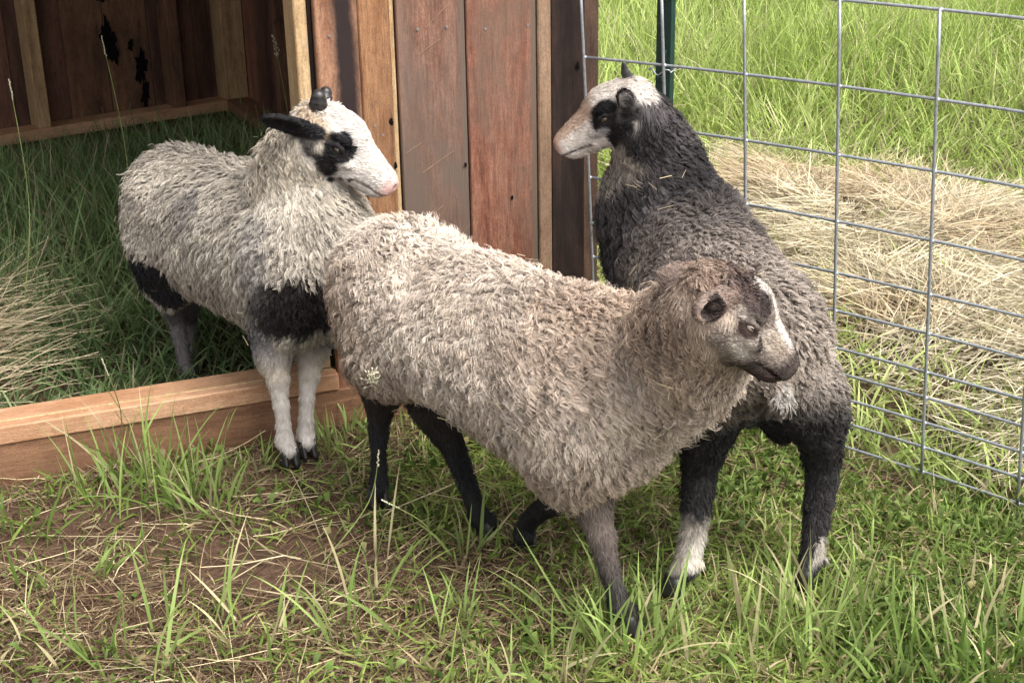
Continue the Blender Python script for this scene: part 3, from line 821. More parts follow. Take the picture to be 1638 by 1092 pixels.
    Cb = P[ib][:, None] + Q[ib][:, None] * (hL[ib] * .55 + .004)[:, None, None] + db[:, None] * (sb - .5) * rng.uniform(.008, .030, (nb_, 1, 1))
    Vb, Fb, Cbb = ribbons(Cb, np.full((nb_, 4), .0013), np.array([[.55, .45, .28]]) * rng.uniform(.5, 1.1, (nb_, 1)), rng.normal(0, .5, nb_), Q[ib])
    Fh = np.concatenate([Fh, Fb + len(Vh)]); Vh = np.concatenate([Vh, Vb]); Ch = np.concatenate([Ch, Cbb])
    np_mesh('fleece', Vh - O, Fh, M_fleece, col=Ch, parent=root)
    # --- short hair on face, ears and legs
    ws = sstep(.0005, .003, hl) * (1 - sstep(.014, .026, hl) * .8) * (1 + 1.2 * ishead)
    nh = wool.get('short_n', 42000)
    P, Q, at_, area = sample_mesh(V, Nn, Fq, attrs, nh, dens=ws)
    hL = at_[0]; d2 = {t_: x for t_, x in zip(Body.TAGS, at_[1:])}
    hx2 = ((P - E0) @ R) / hs; b2 = ((P - O) @ Rb) / S
    c2 = pt(P, Q, hx2, b2, d2)
    face = (np.minimum(d2['head'], d2['ear']) < np.minimum(d2['leg'], np.minimum(d2['neck'], d2['trunk'])))[:, None]
    dh = -R[:, 0] * .9 + np.sign(hx2[:, 1:2]) * R[:, 1] * .25 - np.array([0, 0, .35])
    T = flow(Q, np.where(face, dh, np.array([0, 0, -1.0])), .22)
    Lk = np.clip(hL, .002, .014) * (.7 + .7 * rng.random(nh))
    s_ = np.linspace(0, 1, 4)[None, :, None]
    Bn = np.cross(Q, T)
    C = P[:, None] + Q[:, None] * (Lk[:, None, None] * .38 * (s_ - .3 * s_ ** 2)) + T[:, None] * (Lk[:, None, None] * (.4 * s_ + .55 * s_ ** 2)) + Bn[:, None] * (Lk * rng.normal(0, .16, nh))[:, None, None] * s_ ** 2
    C[:, :, 2] = np.maximum(C[:, :, 2], .003)
    Wd = .00105 * np.array([1, 1, .8, .25])[None, :] * np.ones((nh, 1))
    Vh, Fh, Ch = ribbons(C, Wd, c2 * (.82 + .36 * rng.random((nh, 1))), rng.normal(0, .6, nh), Q)
    np_mesh('short_hair', Vh - O, Fh, M_hair, col=Ch, parent=root)
    # --- eyes
    for q in (-1, 1):
        V_, F_ = [], []
        uv_ball(V_, F_, H(.0025, q * .0345, .001) - O, .0120 * hs)
        e = pmesh('eye', V_, F_, M_eye, root, smooth=True)
        V_, F_ = [], []
        Ri = R @ np.array([[1, 0, 0], [0, math.cos(.1 * q), -math.sin(.1 * q)], [0, math.sin(.1 * q), math.cos(.1 * q)]])
        uv_ball(V_, F_, H(.0025, q * .0395, .000) - O, np.array([.0088, .0085, .0062]) * hs, Ri)
        pmesh('iris', V_, F_, M_iris_glint if head.get('pale') else M_iris, e, smooth=True)
        V_, F_ = [], []
        uv_ball(V_, F_, H(.0035, q * .0435, .000) - O, np.array([.0058, .0052, .0022]) * hs, Ri)
        pmesh('pupil', V_, F_, M_eye, e, smooth=True)
    for h_ in horns:
        V_, F_ = [], []
        pts = [(np.array(p_) if h_.get('world') else H(*p_)) - O for p_ in h_['pts']]
        ch = catmull(pts, [r_ * hs for r_ in h_['r']], 5)
        rr_ = np.array([c[1] for c in ch]); rr_ = rr_ * (1 + .05 * np.sin(np.arange(len(rr_)) * 2.1))
        tube_geo(V_, F_, [c[0] for c in ch], rr_, 14)
        if h_.get('cap'): uv_ball(V_, F_, ch[-1][0], rr_[-1] * 1.0)
        pmesh('horn', V_, F_, M_hornb, root, smooth=True)
    for lg in legs: hoof_mesh(root, np.array(lg['hoof'], float), lg['dir'], O, .92 * S, lg.get('pitch', 0))
    return root

def spots(info, lst):
    """pigment patches: centre found once on the body, radius, colour, edge raggedness; mirrored patches also on the other cheek"""
    out = []
    for q in lst:
        c = info['hit'](*q['px']) if 'px' in q else np.array(q['p'])
        if c is None: print('PATCH MISSED', q); continue
        out.append((c, np.array(q['r']), np.array(q['c']), q.get('e', .25), q.get('mirror', False), q.get('axes', 'w'), q.get('s', .08), q.get('op', 1.0)))
    O, E0, R = info['O'], info['E0'], info['R']
    a = info['a']; l = np.array([-a[1], a[0], 0]); Rb = np.stack([a, l, [0, 0, 1.0]], 1)
    def apply(col, P, hx):
        for c, r, cc, e, mir, axes, sf, op in out:
            Rx = R if axes == 'h' else Rb
            d = P - c; q = np.linalg.norm((d @ Rx) / r, axis=1)
            if mir:
                cm = E0 + R @ (((c - E0) @ R) * np.array([1, -1, 1])); q2 = np.linalg.norm(((P - cm) @ Rx) / r, axis=1); q = np.minimum(q, q2)
            q = q + (fnoise(P, 45, 3, 3) - .5) * e * 2.4
            w = sstep(1 + sf, 1 - sf, q)[:, None] * op
            col = col * (1 - w) + cc * w
        return col
    return apply
def J(u_, v_, Y, r): p = at(u_, v_, Y); return (p[0], p[1], p[2], r)

def mixc(c1, c2, w):
    w = np.clip(w, 0, 1)[:, None]; return np.asarray(c1) * (1 - w) + np.asarray(c2) * w
def legw(dm): return sstep(.004, -.004, dm['leg'] - np.minimum(dm['trunk'], dm['neck']))
def headw(dm): return sstep(.006, -.004, np.minimum(dm['head'], dm['ear']) - np.minimum(np.minimum(dm['neck'], dm['trunk']), dm['leg']))

# --- the pale sheep stepping over the sill
def paint1(info):
    sp_body = spots(info, [
        dict(px=(470, 490), r=(.092, .082, .068), c=(.020, .016, .015), e=.42, s=.16),
        dict(px=(234, 438), r=(.085, .07, .056), c=(.014, .013, .014), e=.2),
        dict(px=(264, 468), r=(.055, .06, .034), c=(.014, .013, .014), e=.2),
        dict(px=(370, 250), r=(.10, .03, .06), c=(.21, .198, .19), e=.5, s=.35, op=.75),
        dict(px=(300, 218), r=(.06, .05, .05), c=(.125, .118, .115), e=.5, s=.4, op=.7),
        dict(px=(315, 320), r=(.035, .06, .04), c=(.17, .155, .15), e=.5, s=.4, op=.65),
        dict(px=(420, 380), r=(.03, .06, .12), c=(.25, .235, .225), e=.5, s=.4, op=.6)])
    sp_head = spots(info, [
        dict(px=(541, 236), r=(.033, .04, .031), c=(.010, .009, .010), e=.25, mirror=True, axes='h', s=.12),
        dict(px=(512, 236), r=(.038, .05, .026), c=(.010, .009, .010), e=.25, mirror=True, axes='h', s=.12),
        dict(px=(500, 224), r=(.024, .05, .018), c=(.012, .011, .012), e=.2, mirror=True, axes='h', s=.15),
        dict(px=(522, 268), r=(.022, .04, .026), c=(.014, .012, .012), e=.3, mirror=True, axes='h', s=.2),
        dict(px=(562, 248), r=(.008, .02, .018), c=(.012, .011, .012), e=.3, axes='h', s=.15),
        dict(px=(530, 287), r=(.007, .02, .007), c=(.03, .028, .028), e=.3, axes='h', s=.3),
        dict(px=(547, 287), r=(.0045, .02, .006), c=(.04, .035, .035), e=.2, axes='h', s=.3),
        dict(px=(561, 289), r=(.0045, .02, .005), c=(.04, .035, .035), e=.2, axes='h', s=.3),
        dict(px=(500, 190), r=(.04, .05, .022), c=(.50, .36, .21), e=.5, s=.4, op=.7, axes='h')])
    L = info['L']
    def f(P, Nn, hx, b, dm):
        n = fnoise(P, 22, 1); n2 = fnoise(P, 5, 4, 2)
        col = mixc((.46, .41, .345), (.62, .56, .475), sstep(.3, .7, n))
        col = col * (1 - .18 * sstep(.5, .75, n2))[:, None]
        nk = sstep(.02, -.02, dm['neck'] - dm['trunk'])
        col = mixc(col, mixc((.56, .49, .39), (.70, .63, .52), n), nk * .8)
        col = sp_body(col, P, hx)
        lw = legw(dm)
        lc = mixc((.53, .485, .44), (.16, .15, .15), sstep(.19, .27, P[:, 2] + (n - .5) * .06))
        kn = np.exp(-((P[:, 2] - .185) / .03) ** 2) * (Nn[:, 1] < -.2)
        lc = mixc(lc, (.30, .24, .16), kn * .5 * (.4 + n))
        back = (b[:, 0] < -.05)
        lc = mixc(lc, (.17, .15, .145), back * 1.0)
        col = mixc(col, lc, lw * np.where(back, sstep(.24, .18, P[:, 2]), sstep(.42, .34, P[:, 2])))
        hw = headw(dm)
        hc = mixc((.60, .55, .50), (.70, .655, .61), n)
        hc = sp_head(hc, P, hx)
        ear = sstep(.004, -.002, dm['ear'] - dm['head'])
        hc = mixc(hc, (.012, .011, .012), ear * (1 - .0 * n))
        hc = mixc(hc, (.62, .34, .30), sstep(.098, .118, hx[:, 0]) * .75 * sstep(-.03, .0, hx[:, 2] + .008))
        nost = np.exp(-(((hx[:, 0] - .1235) / .0065) ** 2 + ((np.abs(hx[:, 1]) - .0105) / .005) ** 2 + ((hx[:, 2] - .003) / .0035) ** 2))
        hc = mixc(hc, (.10, .02, .02), nost)
        mouth = np.exp(-((hx[:, 2] - (-.0300 + (hx[:, 0] - .06) * .15)) / .0022) ** 2) * (hx[:, 0] > .055) * (hx[:, 0] < .12) * (np.abs(hx[:, 1]) > .006)
        hc = mixc(hc, (.12, .06, .055), mouth * .8)
        col = mixc(col, (.012, .011, .012), sstep(.02, .01, np.abs(hx[:, 0] + .047)) * sstep(.032, .020, np.abs(hx[:, 2] + .008)) * (dm['neck'] < .02) * .9)
        return mixc(col, hc, hw)
    return f
s1 = build_sheep('pale grey sheep with black eye patch and black chest stepping over the timber sill',
    O=(-.535, 2.80), a=(.70, -.71), S=1.06,
    legs=[dict(joints=[((.19, -.065, .33), .055), J(436, 555, 2.60, .032), J(444, 608, 2.575, .0185), J(452, 665, 2.56, .0125), J(455, 705, 2.555, .016)], hoof=gp(464, 742, 0), dir=rad(-72)),
          dict(joints=[((.19, .065, .33), .052), J(502, 545, 2.66, .030), J(494, 598, 2.62, .0175), J(490, 655, 2.60, .0122), J(489, 695, 2.595, .016)], hoof=gp(492, 729, 0), dir=rad(-66)),
          dict(joints=[((-.17, -.07, .33), .075), J(266, 450, 2.95, .042), J(282, 512, 3.03, .0185), J(292, 560, 2.99, .0135), J(297, 590, 2.98, .0155)], hoof=at(302, 604, 2.96) * [1, 1, 0], dir=rad(-45)),
          dict(joints=[((-.17, .07, .33), .075), J(300, 462, 3.06, .040), J(302, 512, 3.14, .018), J(306, 555, 3.10, .0135), J(309, 576, 3.09, .015)], hoof=at(311, 586, 3.08) * [1, 1, 0], dir=rad(-45))],
    head=dict(eye=(538, 238, 2.585), yaw=-6, pitch=41, side=-1, s=1.03,
              ears=[dict(base=(-.050, -.040, -.002), tip=(420, 189, 2.56), face=(.25, -.80, -.55), w=.0215), dict(base=(-.050, .040, -.002), tiph=(-.085, .125, -.030), face=(.35, .6, -.55), w=.0215)]),
    neck=[(*at(498, 365, 2.66), .088), (*at(484, 275, 2.68), .066)],
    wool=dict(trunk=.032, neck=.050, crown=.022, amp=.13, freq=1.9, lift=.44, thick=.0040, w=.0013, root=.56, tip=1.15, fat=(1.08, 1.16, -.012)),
    horns=[dict(pts=[(-.068, -.016, .024), (-.076, -.021, .038), (-.082, -.024, .047)], r=[.017, .016, .0125], cap=1), dict(pts=[(-.066, .018, .024), (-.073, .021, .037), (-.078, .024, .046)], r=[.016, .015, .011], cap=1)],
    paint=paint1, fleece_n=17000)

# --- the beige sheep in front
def paint2(info):
    sp_head = spots(info, [
        dict(px=(1212, 478), r=(.034, .022, .024), c=(.06, .045, .042), e=.25, mirror=True, axes='h', s=.2),
        dict(px=(1192, 458), r=(.030, .04, .028), c=(.10, .07, .062), e=.3, mirror=True, axes='h', s=.3),
        dict(px=(1196, 526), r=(.020, .02, .013), c=(.07, .045, .038), e=.2, mirror=True, axes='h', s=.2),
        dict(px=(1218, 552), r=(.008, .02, .026), c=(.055, .042, .037), e=.2, mirror=True, axes='h', s=.3),
        dict(px=(1190, 556), r=(.022, .02, .015), c=(.50, .45, .40), e=.3, mirror=True, axes='h', s=.4),
        dict(px=(1235, 545), r=(.020, .02, .014), c=(.46, .40, .34), e=.3, mirror=True, axes='h', s=.4),
        dict(px=(1190, 500), r=(.020, .02, .008), c=(.33, .28, .24), e=.3, mirror=True, axes='h', s=.4)])
    def f(P, Nn, hx, b, dm):
        n = fnoise(P, 22, 1); n2 = fnoise(P, 5, 4, 2)
        col = mixc((.46, .385, .315), (.68, .595, .505), sstep(.3, .7, n))
        rump = sstep(-.13, -.29, b[:, 0] + (n2 - .5) * .12) * sstep(.50, .40, b[:, 2])
        low = sstep(.34, .20, b[:, 2] + (n2 - .5) * .1)
        col = mixc(col, (.27, .18, .12), np.clip(rump * .8 + low * .5, 0, .88))
        nk = sstep(.03, -.03, dm['neck'] - dm['trunk'])
        col = mixc(col, mixc((.36, .25, .18), (.55, .42, .32), n), nk * sstep(.35, .75, n2) * .8)
        lw = legw(dm)
        front = (b[:, 0] > 0)[:, None]; right = (b[:, 1] < 0)[:, None]
        lc = np.where((b[:, 0] > .14)[:, None] & (P[:, 2:3] < .3) & ((b[:, 1] < -.0) | (b[:, 0] > .22))[:, None], mixc((.12, .095, .08), (.035, .03, .027), sstep(.16, .07, P[:, 2])), mixc((.035, .026, .022), (.012, .011, .011), sstep(.22, .12, P[:, 2])))
        lc = lc * (.8 + .5 * n[:, None])
        col = mixc(col, lc, lw * sstep(.30, .25, P[:, 2]))
        hw = headw(dm)
        hc = mixc((.21, .172, .148), (.34, .29, .25), n)
        back = sstep(-.024, -.042, hx[:, 0] + (n - .5) * .02 - .15 * hx[:, 2])
        hc = mixc(hc, mixc((.27, .185, .135), (.38, .285, .215), n), back * .9)
        blaze = sstep(-.035, -.015, hx[:, 0]) * sstep(.023, .015, np.abs(hx[:, 1]) + (n - .5) * .008) * sstep(.0, .012, hx[:, 2] - (.02 - .1 * hx[:, 0])) * sstep(.105, .085, hx[:, 0])
        hc = sp_head(hc, P, hx)
        hc = mixc(hc, (.76, .71, .65), blaze)
        hc = mixc(hc, (.38, .31, .24), np.exp(-(((hx[:, 0] - .07) / .022) ** 2 + ((hx[:, 2] - .01) / .016) ** 2)) * .8 * (1 - blaze))
        hc = mixc(hc, (.045, .032, .029), sstep(.084, .104, hx[:, 0] + (n - .5) * .01 - hx[:, 2] * .25) * .9)
        hc = mixc(hc, (.06, .042, .037), sstep(-.014, -.030, hx[:, 2]) * sstep(.03, .06, hx[:, 0]) * .85)
        nost = np.exp(-(((hx[:, 0] - .1235) / .007) ** 2 + ((np.abs(hx[:, 1]) - .0105) / .005) ** 2 + ((hx[:, 2] - .003) / .0035) ** 2))
        hc = mixc(hc, (.008, .006, .006), nost)
        mouth = np.exp(-((hx[:, 2] - (-.0300 + (hx[:, 0] - .06) * .15)) / .0022) ** 2) * (hx[:, 0] > .055) * (hx[:, 0] < .12) * (np.abs(hx[:, 1]) > .006)
        hc = mixc(hc, (.012, .009, .008), mouth)
        ear = sstep(.004, -.002, dm['ear'] - dm['head'])
        hc = mixc(hc, (.30, .225, .185), ear)
        e_in = np.max([(Nn @ nz > .25) * (np.linalg.norm(P - c0, axis=1) < .021 + .006 * (n - .5)) for c0, nz in info['earn']], 0)
        hc = mixc(hc, (.045, .033, .029), ear * e_in)
        ring = np.exp(-((np.hypot(hx[:, 0] - .002, (hx[:, 2] - .001) * 1.15) - .0125) / .0035) ** 2) * (np.abs(hx[:, 1]) > .03)
        hc = mixc(hc, (.035, .025, .022), ring * .85)
        return mixc(col, hc, hw)
    return f
s2 = build_sheep('beige woolly sheep with dark legs walking in front of the other two',
    O=(-.015, 2.215), a=(.74, -.67), S=1.08,
    legs=[dict(joints=[((-.18, -.065, .32), .075), J(618, 590, 2.40, .050), J(607, 668, 2.42, .021), J(606, 725, 2.395, .0130), J(606, 772, 2.385, .0155)], hoof=gp(606, 808, 0), dir=rad(-70)),
          dict(joints=[((-.16, .065, .32), .075), J(685, 615, 2.36, .046), J(728, 722, 2.33, .0200), J(752, 785, 2.27, .0150), J(768, 830, 2.25, .0165)], hoof=gp(782, 857, 0), dir=rad(-35)),
          dict(joints=[((.19, .06, .31), .055), J(935, 735, 2.14, .030), J(880, 803, 2.13, .0175), J(846, 832, 2.18, .0145), J(838, 856, 2.185, .016)], hoof=gp(838, 878, 0), dir=rad(-60), pitch=.35),
          dict(joints=[((.20, -.055, .31), .058), J(940, 765, 2.03, .034), J(962, 860, 1.99, .0190), J(980, 930, 1.955, .0140), J(993, 972, 1.945, .0165)], hoof=gp(1012, 1010, 0), dir=rad(-35))],
    head=dict(eye=(1199, 522, 1.79), yaw=12, pitch=46, side=-1, s=.97, pale=1,  # pale iris carries the painted reflection
              ears=[dict(base=(-.058, -.040, .002), tip=(1115, 503, 1.752), face=(.25, -1, .05), w=.0195), dict(base=(-.058, .036, .004), tiph=(-.085, .095, -.035), face=(.55, .75, -.25), w=.021)]),
    neck=[(*at(1058, 594, 2.01), .078), (*at(1118, 534, 1.92), .067)],
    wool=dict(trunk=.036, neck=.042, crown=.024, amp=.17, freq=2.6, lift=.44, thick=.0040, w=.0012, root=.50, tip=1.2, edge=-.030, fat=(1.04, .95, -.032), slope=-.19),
    paint=paint2, fleece_n=17500)

# --- the dark sheep behind, seen from the rear
def paint3(info):
    sp_head = spots(info, [
        dict(px=(964, 188), r=(.034, .04, .032), c=(.010, .009, .009), e=.2, mirror=True, axes='h', s=.12),
        dict(px=(988, 205), r=(.032, .04, .030), c=(.010, .009, .009), e=.2, mirror=True, axes='h', s=.12),
        dict(px=(988, 228), r=(.017, .03, .022), c=(.010, .009, .009), e=.25, mirror=True, axes='h', s=.15),
        dict(px=(957, 242), r=(.016, .02, .006), c=(.012, .011, .011), e=.3, axes='h', s=.2),
        dict(px=(958, 215), r=(.020, .02, .008), c=(.45, .43, .42), e=.3, axes='h', s=.4, op=.7)])
    def f(P, Nn, hx, b, dm):
        n = fnoise(P, 22, 1); n2 = fnoise(P, 5, 4, 2)
        back = sstep(.30, .42, b[:, 2] + (n2 - .5) * .10)
        col = mixc((.028, .024, .024), mixc((.15, .122, .105), (.33, .28, .24), n), back * sstep(.24, .08, b[:, 0] + (n2 - .5) * .1))
        pale = np.exp(-((b[:, 0] + .25) / .13) ** 2 - ((b[:, 2] - .41) / .10) ** 2)
        col = mixc(col, mixc((.33, .275, .225), (.50, .435, .37), n), pale * .8)
        col = mixc(col, (.018, .016, .016), sstep(.33, .27, b[:, 2] + (n2 - .5) * .08))
        nk = sstep(.03, -.02, dm['neck'] - dm['trunk'])
        col = mixc(col, mixc((.026, .022, .023), (.095, .083, .082), sstep(.35, .7, n)), nk)
        crw = sstep(-.088, -.075, hx[:, 0]) * sstep(-.01, .008, hx[:, 2])
        col = mixc(col, mixc((.50, .45, .40), (.68, .62, .56), n), crw)
        thr = headth(hx) * (P[:, 2] > .5)
        col = mixc(col, mixc((.30, .25, .20), (.50, .44, .37), n), thr * .85)
        tail = sstep(.01, .0, np.linalg.norm(P - TAIL_TIP, axis=1) - .014)
        col = mixc(col, (.42, .39, .35), tail)
        lw = legw(dm)
        lc = mixc((.016, .014, .015), (.04, .036, .036), n)
        wl_ = sstep(.125, .105, P[:, 2] + (n - .5) * .03) * sstep(.035, .050, P[:, 2]) * (b[:, 0] < 0)
        lc = mixc(lc, mixc((.26, .23, .19), (.50, .46, .40), sstep(.3, .6, n)), wl_ * np.where(b[:, 1] > 0, 1.0, (P[:, 2] < .085) * (Nn[:, 0] > .0) * 1.0))
        col = mixc(col, lc, lw * sstep(.36, .30, P[:, 2]))
        hw = headw(dm)
        hc = mixc((.58, .52, .46), (.74, .68, .62), n)
        br = sstep(-.004, .012, hx[:, 2] - .012 + .1 * hx[:, 0]) * sstep(.0, .03, hx[:, 0])
        hc = mixc(hc, (.40, .26, .17), br * .75)
        hc = mixc(hc, (.42, .20, .16), sstep(.105, .120, hx[:, 0]) * .7 * sstep(-.02, -.005, hx[:, 2]))
        hc = sp_head(hc, P, hx)
        nost = np.exp(-(((hx[:, 0] - .1235) / .0065) ** 2 + ((np.abs(hx[:, 1]) - .0105) / .005) ** 2 + ((hx[:, 2] - .003) / .0035) ** 2))
        hc = mixc(hc, (.06, .015, .012), nost)
        mouth = np.exp(-((hx[:, 2] - (-.0300 + (hx[:, 0] - .06) * .15)) / .0022) ** 2) * (hx[:, 0] > .055) * (hx[:, 0] < .12) * (np.abs(hx[:, 1]) > .006)
        hc = mixc(hc, (.03, .02, .02), mouth)
        ear = sstep(.004, -.002, dm['ear'] - dm['head'])
        hc = mixc(hc, (.014, .012, .012), ear)
        e_in = np.max([(Nn @ nz > .35) * (np.linalg.norm(P - c0, axis=1) < .026) for c0, nz in info['earn']], 0)
        hc = mixc(hc, mixc((.03, .026, .024), (.24, .215, .20), sstep(.45, .65, n)), ear * e_in)
        bk = sstep(-.080, -.105, hx[:, 0] + (n - .5) * .03)
        hc = mixc(hc, (.03, .027, .028), bk)
        return mixc(col, hc, hw)
    return f
def headth(hx):
    return sstep(-.02, .0, hx[:, 0] * .9 - hx[:, 2] * .62 - .046) * sstep(-.135, -.09, hx[:, 2])
TAIL_TIP = at(1257, 630, 1.985)
def extra3(B, L, H):
    B.rc(at(1082, 300, 2.58), L(.05, 0, .43), .052, .075, .06, 'neck', .032)
    B.el(L(-.10, .015, .245), (.045, .045, .05), None, .03, 'trunk', .02)
s3 = build_sheep('dark grey sheep with black neck and legs, its head against the shed corner',
    O=(.352, 2.345), a=(-.13, .99), S=1.05,
    legs=[dict(joints=[((-.19, .065, .32), .078), J(1135, 650, 2.11, .046), J(1120, 745, 2.15, .028), J(1112, 830, 2.10, .019), J(1098, 905, 2.06, .021)], hoof=gp(1078, 948, 0), dir=rad(165)),
          dict(joints=[((-.19, -.065, .32), .078), J(1297, 640, 2.08, .050), J(1316, 735, 2.13, .027), J(1306, 830, 2.10, .018), J(1298, 895, 2.08, .019)], hoof=gp(1290, 936, 0), dir=rad(150)),
          dict(joints=[((.19, .065, .33), .05), ((.17, .07, .24), .034), ((.185, .07, .15), .025), ((.185, .07, .08), .02), ((.185, .07, .05), .022)], hoof=(.352 - .13 * .2 - .07, 2.345 + .195 * 1.04, 0), dir=rad(97)),
          dict(joints=[((.19, -.065, .33), .05), ((.17, -.07, .24), .034), ((.185, -.07, .15), .025), ((.185, -.07, .08), .02), ((.185, -.07, .05), .022)], hoof=(.352 - .13 * .2 + .073, 2.345 + .195 * 1.04, 0), dir=rad(97))],
    head=dict(eye=(968, 190, 2.52), yaw=166, pitch=33, side=1, s=.93,
              ears=[dict(base=(-.050, .042, -.002), tip=(995, 147, 2.50), face=(-.25, .95, .1), w=.0135), dict(base=(-.052, -.040, .0), tiph=(-.085, -.11, -.06), face=(.5, -.8, -.1), w=.019)]),
    neck=[(*at(1046, 350, 2.56), .080), (*at(1048, 250, 2.57), .060)],
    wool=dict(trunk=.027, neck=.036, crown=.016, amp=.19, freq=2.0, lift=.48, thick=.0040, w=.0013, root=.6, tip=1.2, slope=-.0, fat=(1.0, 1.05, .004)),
    legwool=.018,
    horns=[dict(pts=[at(1016, 150, 2.56), at(1007, 130, 2.56), at(1000, 115, 2.555), at(997, 99, 2.55)], r=[.016, .013, .0085, .0026], world=1)],
    tailspec=[((.39, 2.03, .42), (.405, 1.985, .37), .024, .013), ((.405, 1.985, .37), tuple(TAIL_TIP), .013, .005)],
    extra=extra3, paint=paint3, fleece_n=19000)

# ------------------------------------------------------------------ grass, thatch, hay
M_grass = attr_mat('grass_blade', .55, .2, transl=.38)
M_straw = attr_mat('dry_straw', .55, .3, transl=.15)

def pts_in(n, x0, x1, y0, y1, dens):
    """rejection sampling on the ground plane, dens(x, y) in 0..1"""
    out = []; got = 0
    while got < n:
        x = rng.uniform(x0, x1, n * 2); y = rng.uniform(y0, y1, n * 2)
        k = rng.random(n * 2) < dens(x, y); out.append(np.stack([x[k], y[k]], 1)); got += k.sum()
        if len(out) > 60: break
    return np.concatenate(out)[:n]
def p3(x, y): return np.stack([x, y, np.zeros_like(x)], 1)

def blades(name, XY, Ln, tilt, droop, W, col, mat, seg=5, z0=None, head=None, tipc=1.1, rootc=.6, twist=.5, taper='blade', label=None, kindt='stuff', flat_z=None):
    n = len(XY); x, y = XY[:, 0], XY[:, 1]
    z = height(x, y) if z0 is None else z0
    hd = rng.random(n) * 6.283 if head is None else head
    hv = np.stack([np.cos(hd), np.sin(hd), 0 * hd], 1)
    s = np.linspace(0, 1, seg + 1)[None, :]
    # angle from vertical grows along the blade
    th = tilt[:, None] + droop[:, None] * s ** 1.4
    ds = Ln[:, None] / seg
    dh = np.sin(th) * ds; dz = np.cos(th) * ds
    Hh = np.concatenate([np.zeros((n, 1)), np.cumsum(dh[:, :-1], 1)], 1); Z = np.concatenate([np.zeros((n, 1)), np.cumsum(dz[:, :-1], 1)], 1)
    side = np.stack([-hv[:, 1], hv[:, 0], 0 * hd], 1)
    wav = (rng.normal(0, .06, n) * Ln)[:, None] * s ** 2
    C = np.stack([x, y, z], 1)[:, None] + hv[:, None] * Hh[..., None] + side[:, None] * wav[..., None]
    C[:, :, 2] += Z - .004
    gz_ = (z[:, None] + .002 + .012 * rng.random((n, 1)) * (s > .1)) if flat_z is None else flat_z[:, None] + 0 * s
    C[:, :, 2] = np.where(s > .05, np.maximum(C[:, :, 2], gz_), C[:, :, 2])
    tp = (np.minimum(1, .55 + 1.4 * s) * (1 - s ** 2.2) + .04) if taper == 'blade' else (1 - .5 * s)
    Wd = W[:, None] * tp
    cc = col[:, None, :] * (rootc + (tipc - rootc) * s[..., None])
    ref = nrm(hv * .6 + np.array([0, 0, .8]) + rng.normal(0, .25, (n, 3)))
    V, F, Cc = ribbons(C, Wd, cc, rng.normal(0, twist, n), ref)
    o = np_mesh(name, V, F, mat, col=Cc, smooth=True)
    tag(o, label, name.replace('_', ' ') if label else None, kind=kindt)
    return o

def pen_mask(x, y):
    p = p3(x, y); sx, sy = shed_local(p)
    return (((p - FB0) @ FO) < .03) & (sy < -.045) 
def free_of_hooves(x, y): return 1.0

def gcol(n, P, base, alt, dry, pd=.1, s=2.5):
    t_ = fnoise(P, s, 12, 2); c = mixc(base, alt, sstep(.3, .7, t_ + rng.normal(0, .12, n)))
    d = rng.random(n) < pd
    c = np.where(d[:, None], np.array(dry), c)
    return c * (.72 + .56 * rng.random((n, 1)))

# pasture beyond the fence
def past(x, y):
    p = p3(x, y); m = beyond_fence(p) & (x < .12 * y + 3.2) & (np.abs(x - .05) < y * .55 + .6)
    d = 1.0 / (1 + np.maximum(0, np.hypot(x, y) - 3.2) * .35)
    t_ = fnoise(p, 1.6, 21, 3)
    return m * d * (1 - .96 * hay_mask(x, y)) * sstep(.22, .42, t_ + .12)
n = 62000
XY = pts_in(n, -1.4, 6.0, 1.4, 12.5, past); n = len(XY); P = p3(*XY.T)
tall = sstep(4.6, 5.8, np.hypot(XY[:, 0], XY[:, 1]) + (fnoise(P, 1.2, 3, 2) - .5) * 1.6)
Ln = (.07 + .07 * rng.random(n) + tall * (.10 + .17 * rng.random(n))) * (.7 + .6 * fnoise(P, 2.2, 30, 2))
c = gcol(n, P, (.27, .36, .08), (.45, .54, .18), (.52, .47, .27), .09, 1.8)
blades('pasture_grass', XY, Ln, np.abs(rng.normal(.25, .22, n)) + (1 - tall) * .35, np.abs(rng.normal(.7, .5, n)), .0038 + .0035 * rng.random(n) + .002 * tall, c, M_grass, seg=4, rootc=.72,
       label='bright green uncut grass growing beyond the wire fence')

# short trampled grass in the pen
def pen_g(x, y):
    p = p3(x, y); t_ = fnoise(p, 3.0, 41, 3)
    g = .12 + .72 * sstep(-.30, .65, x + (t_ - .5) * .8) 
    bare = np.exp(-(((x + .42) / .30) ** 2 + ((y - 2.15) / .20) ** 2)) + np.exp(-(((x + .95) / .28) ** 2 + ((y - 2.2) / .18) ** 2))
    g = g * (1 - .9 * np.clip(bare, 0, 1)) * sstep(.30, .5, t_ + .10)
    return pen_mask(x, y) * g
n = 50000
XY = pts_in(n, -1.5, 1.5, 1.25, 3.3, pen_g); n = len(XY); P = p3(*XY.T)
c = gcol(n, P, (.13, .195, .036), (.29, .37, .09), (.38, .31, .17), .20, 4)
blades('trampled_grass', XY, .025 + .055 * rng.random(n) ** 1.5, np.abs(rng.normal(1.1, .35, n)), rng.normal(.5, .4, n), .0028 + .0034 * rng.random(n), c, M_grass, seg=3, rootc=.7,
       label='short trampled green grass flattened over the soil of the pen')
n = 5000
XY = pts_in(n, -1.5, 1.5, 1.25, 3.2, lambda x, y: pen_g(x, y) * sstep(.42, .62, fnoise(p3(x, y), 7, 55, 2))); n = len(XY); P = p3(*XY.T)
c = gcol(n, P, (.085, .14, .028), (.18, .25, .065), (.30, .26, .12), .10, 6)
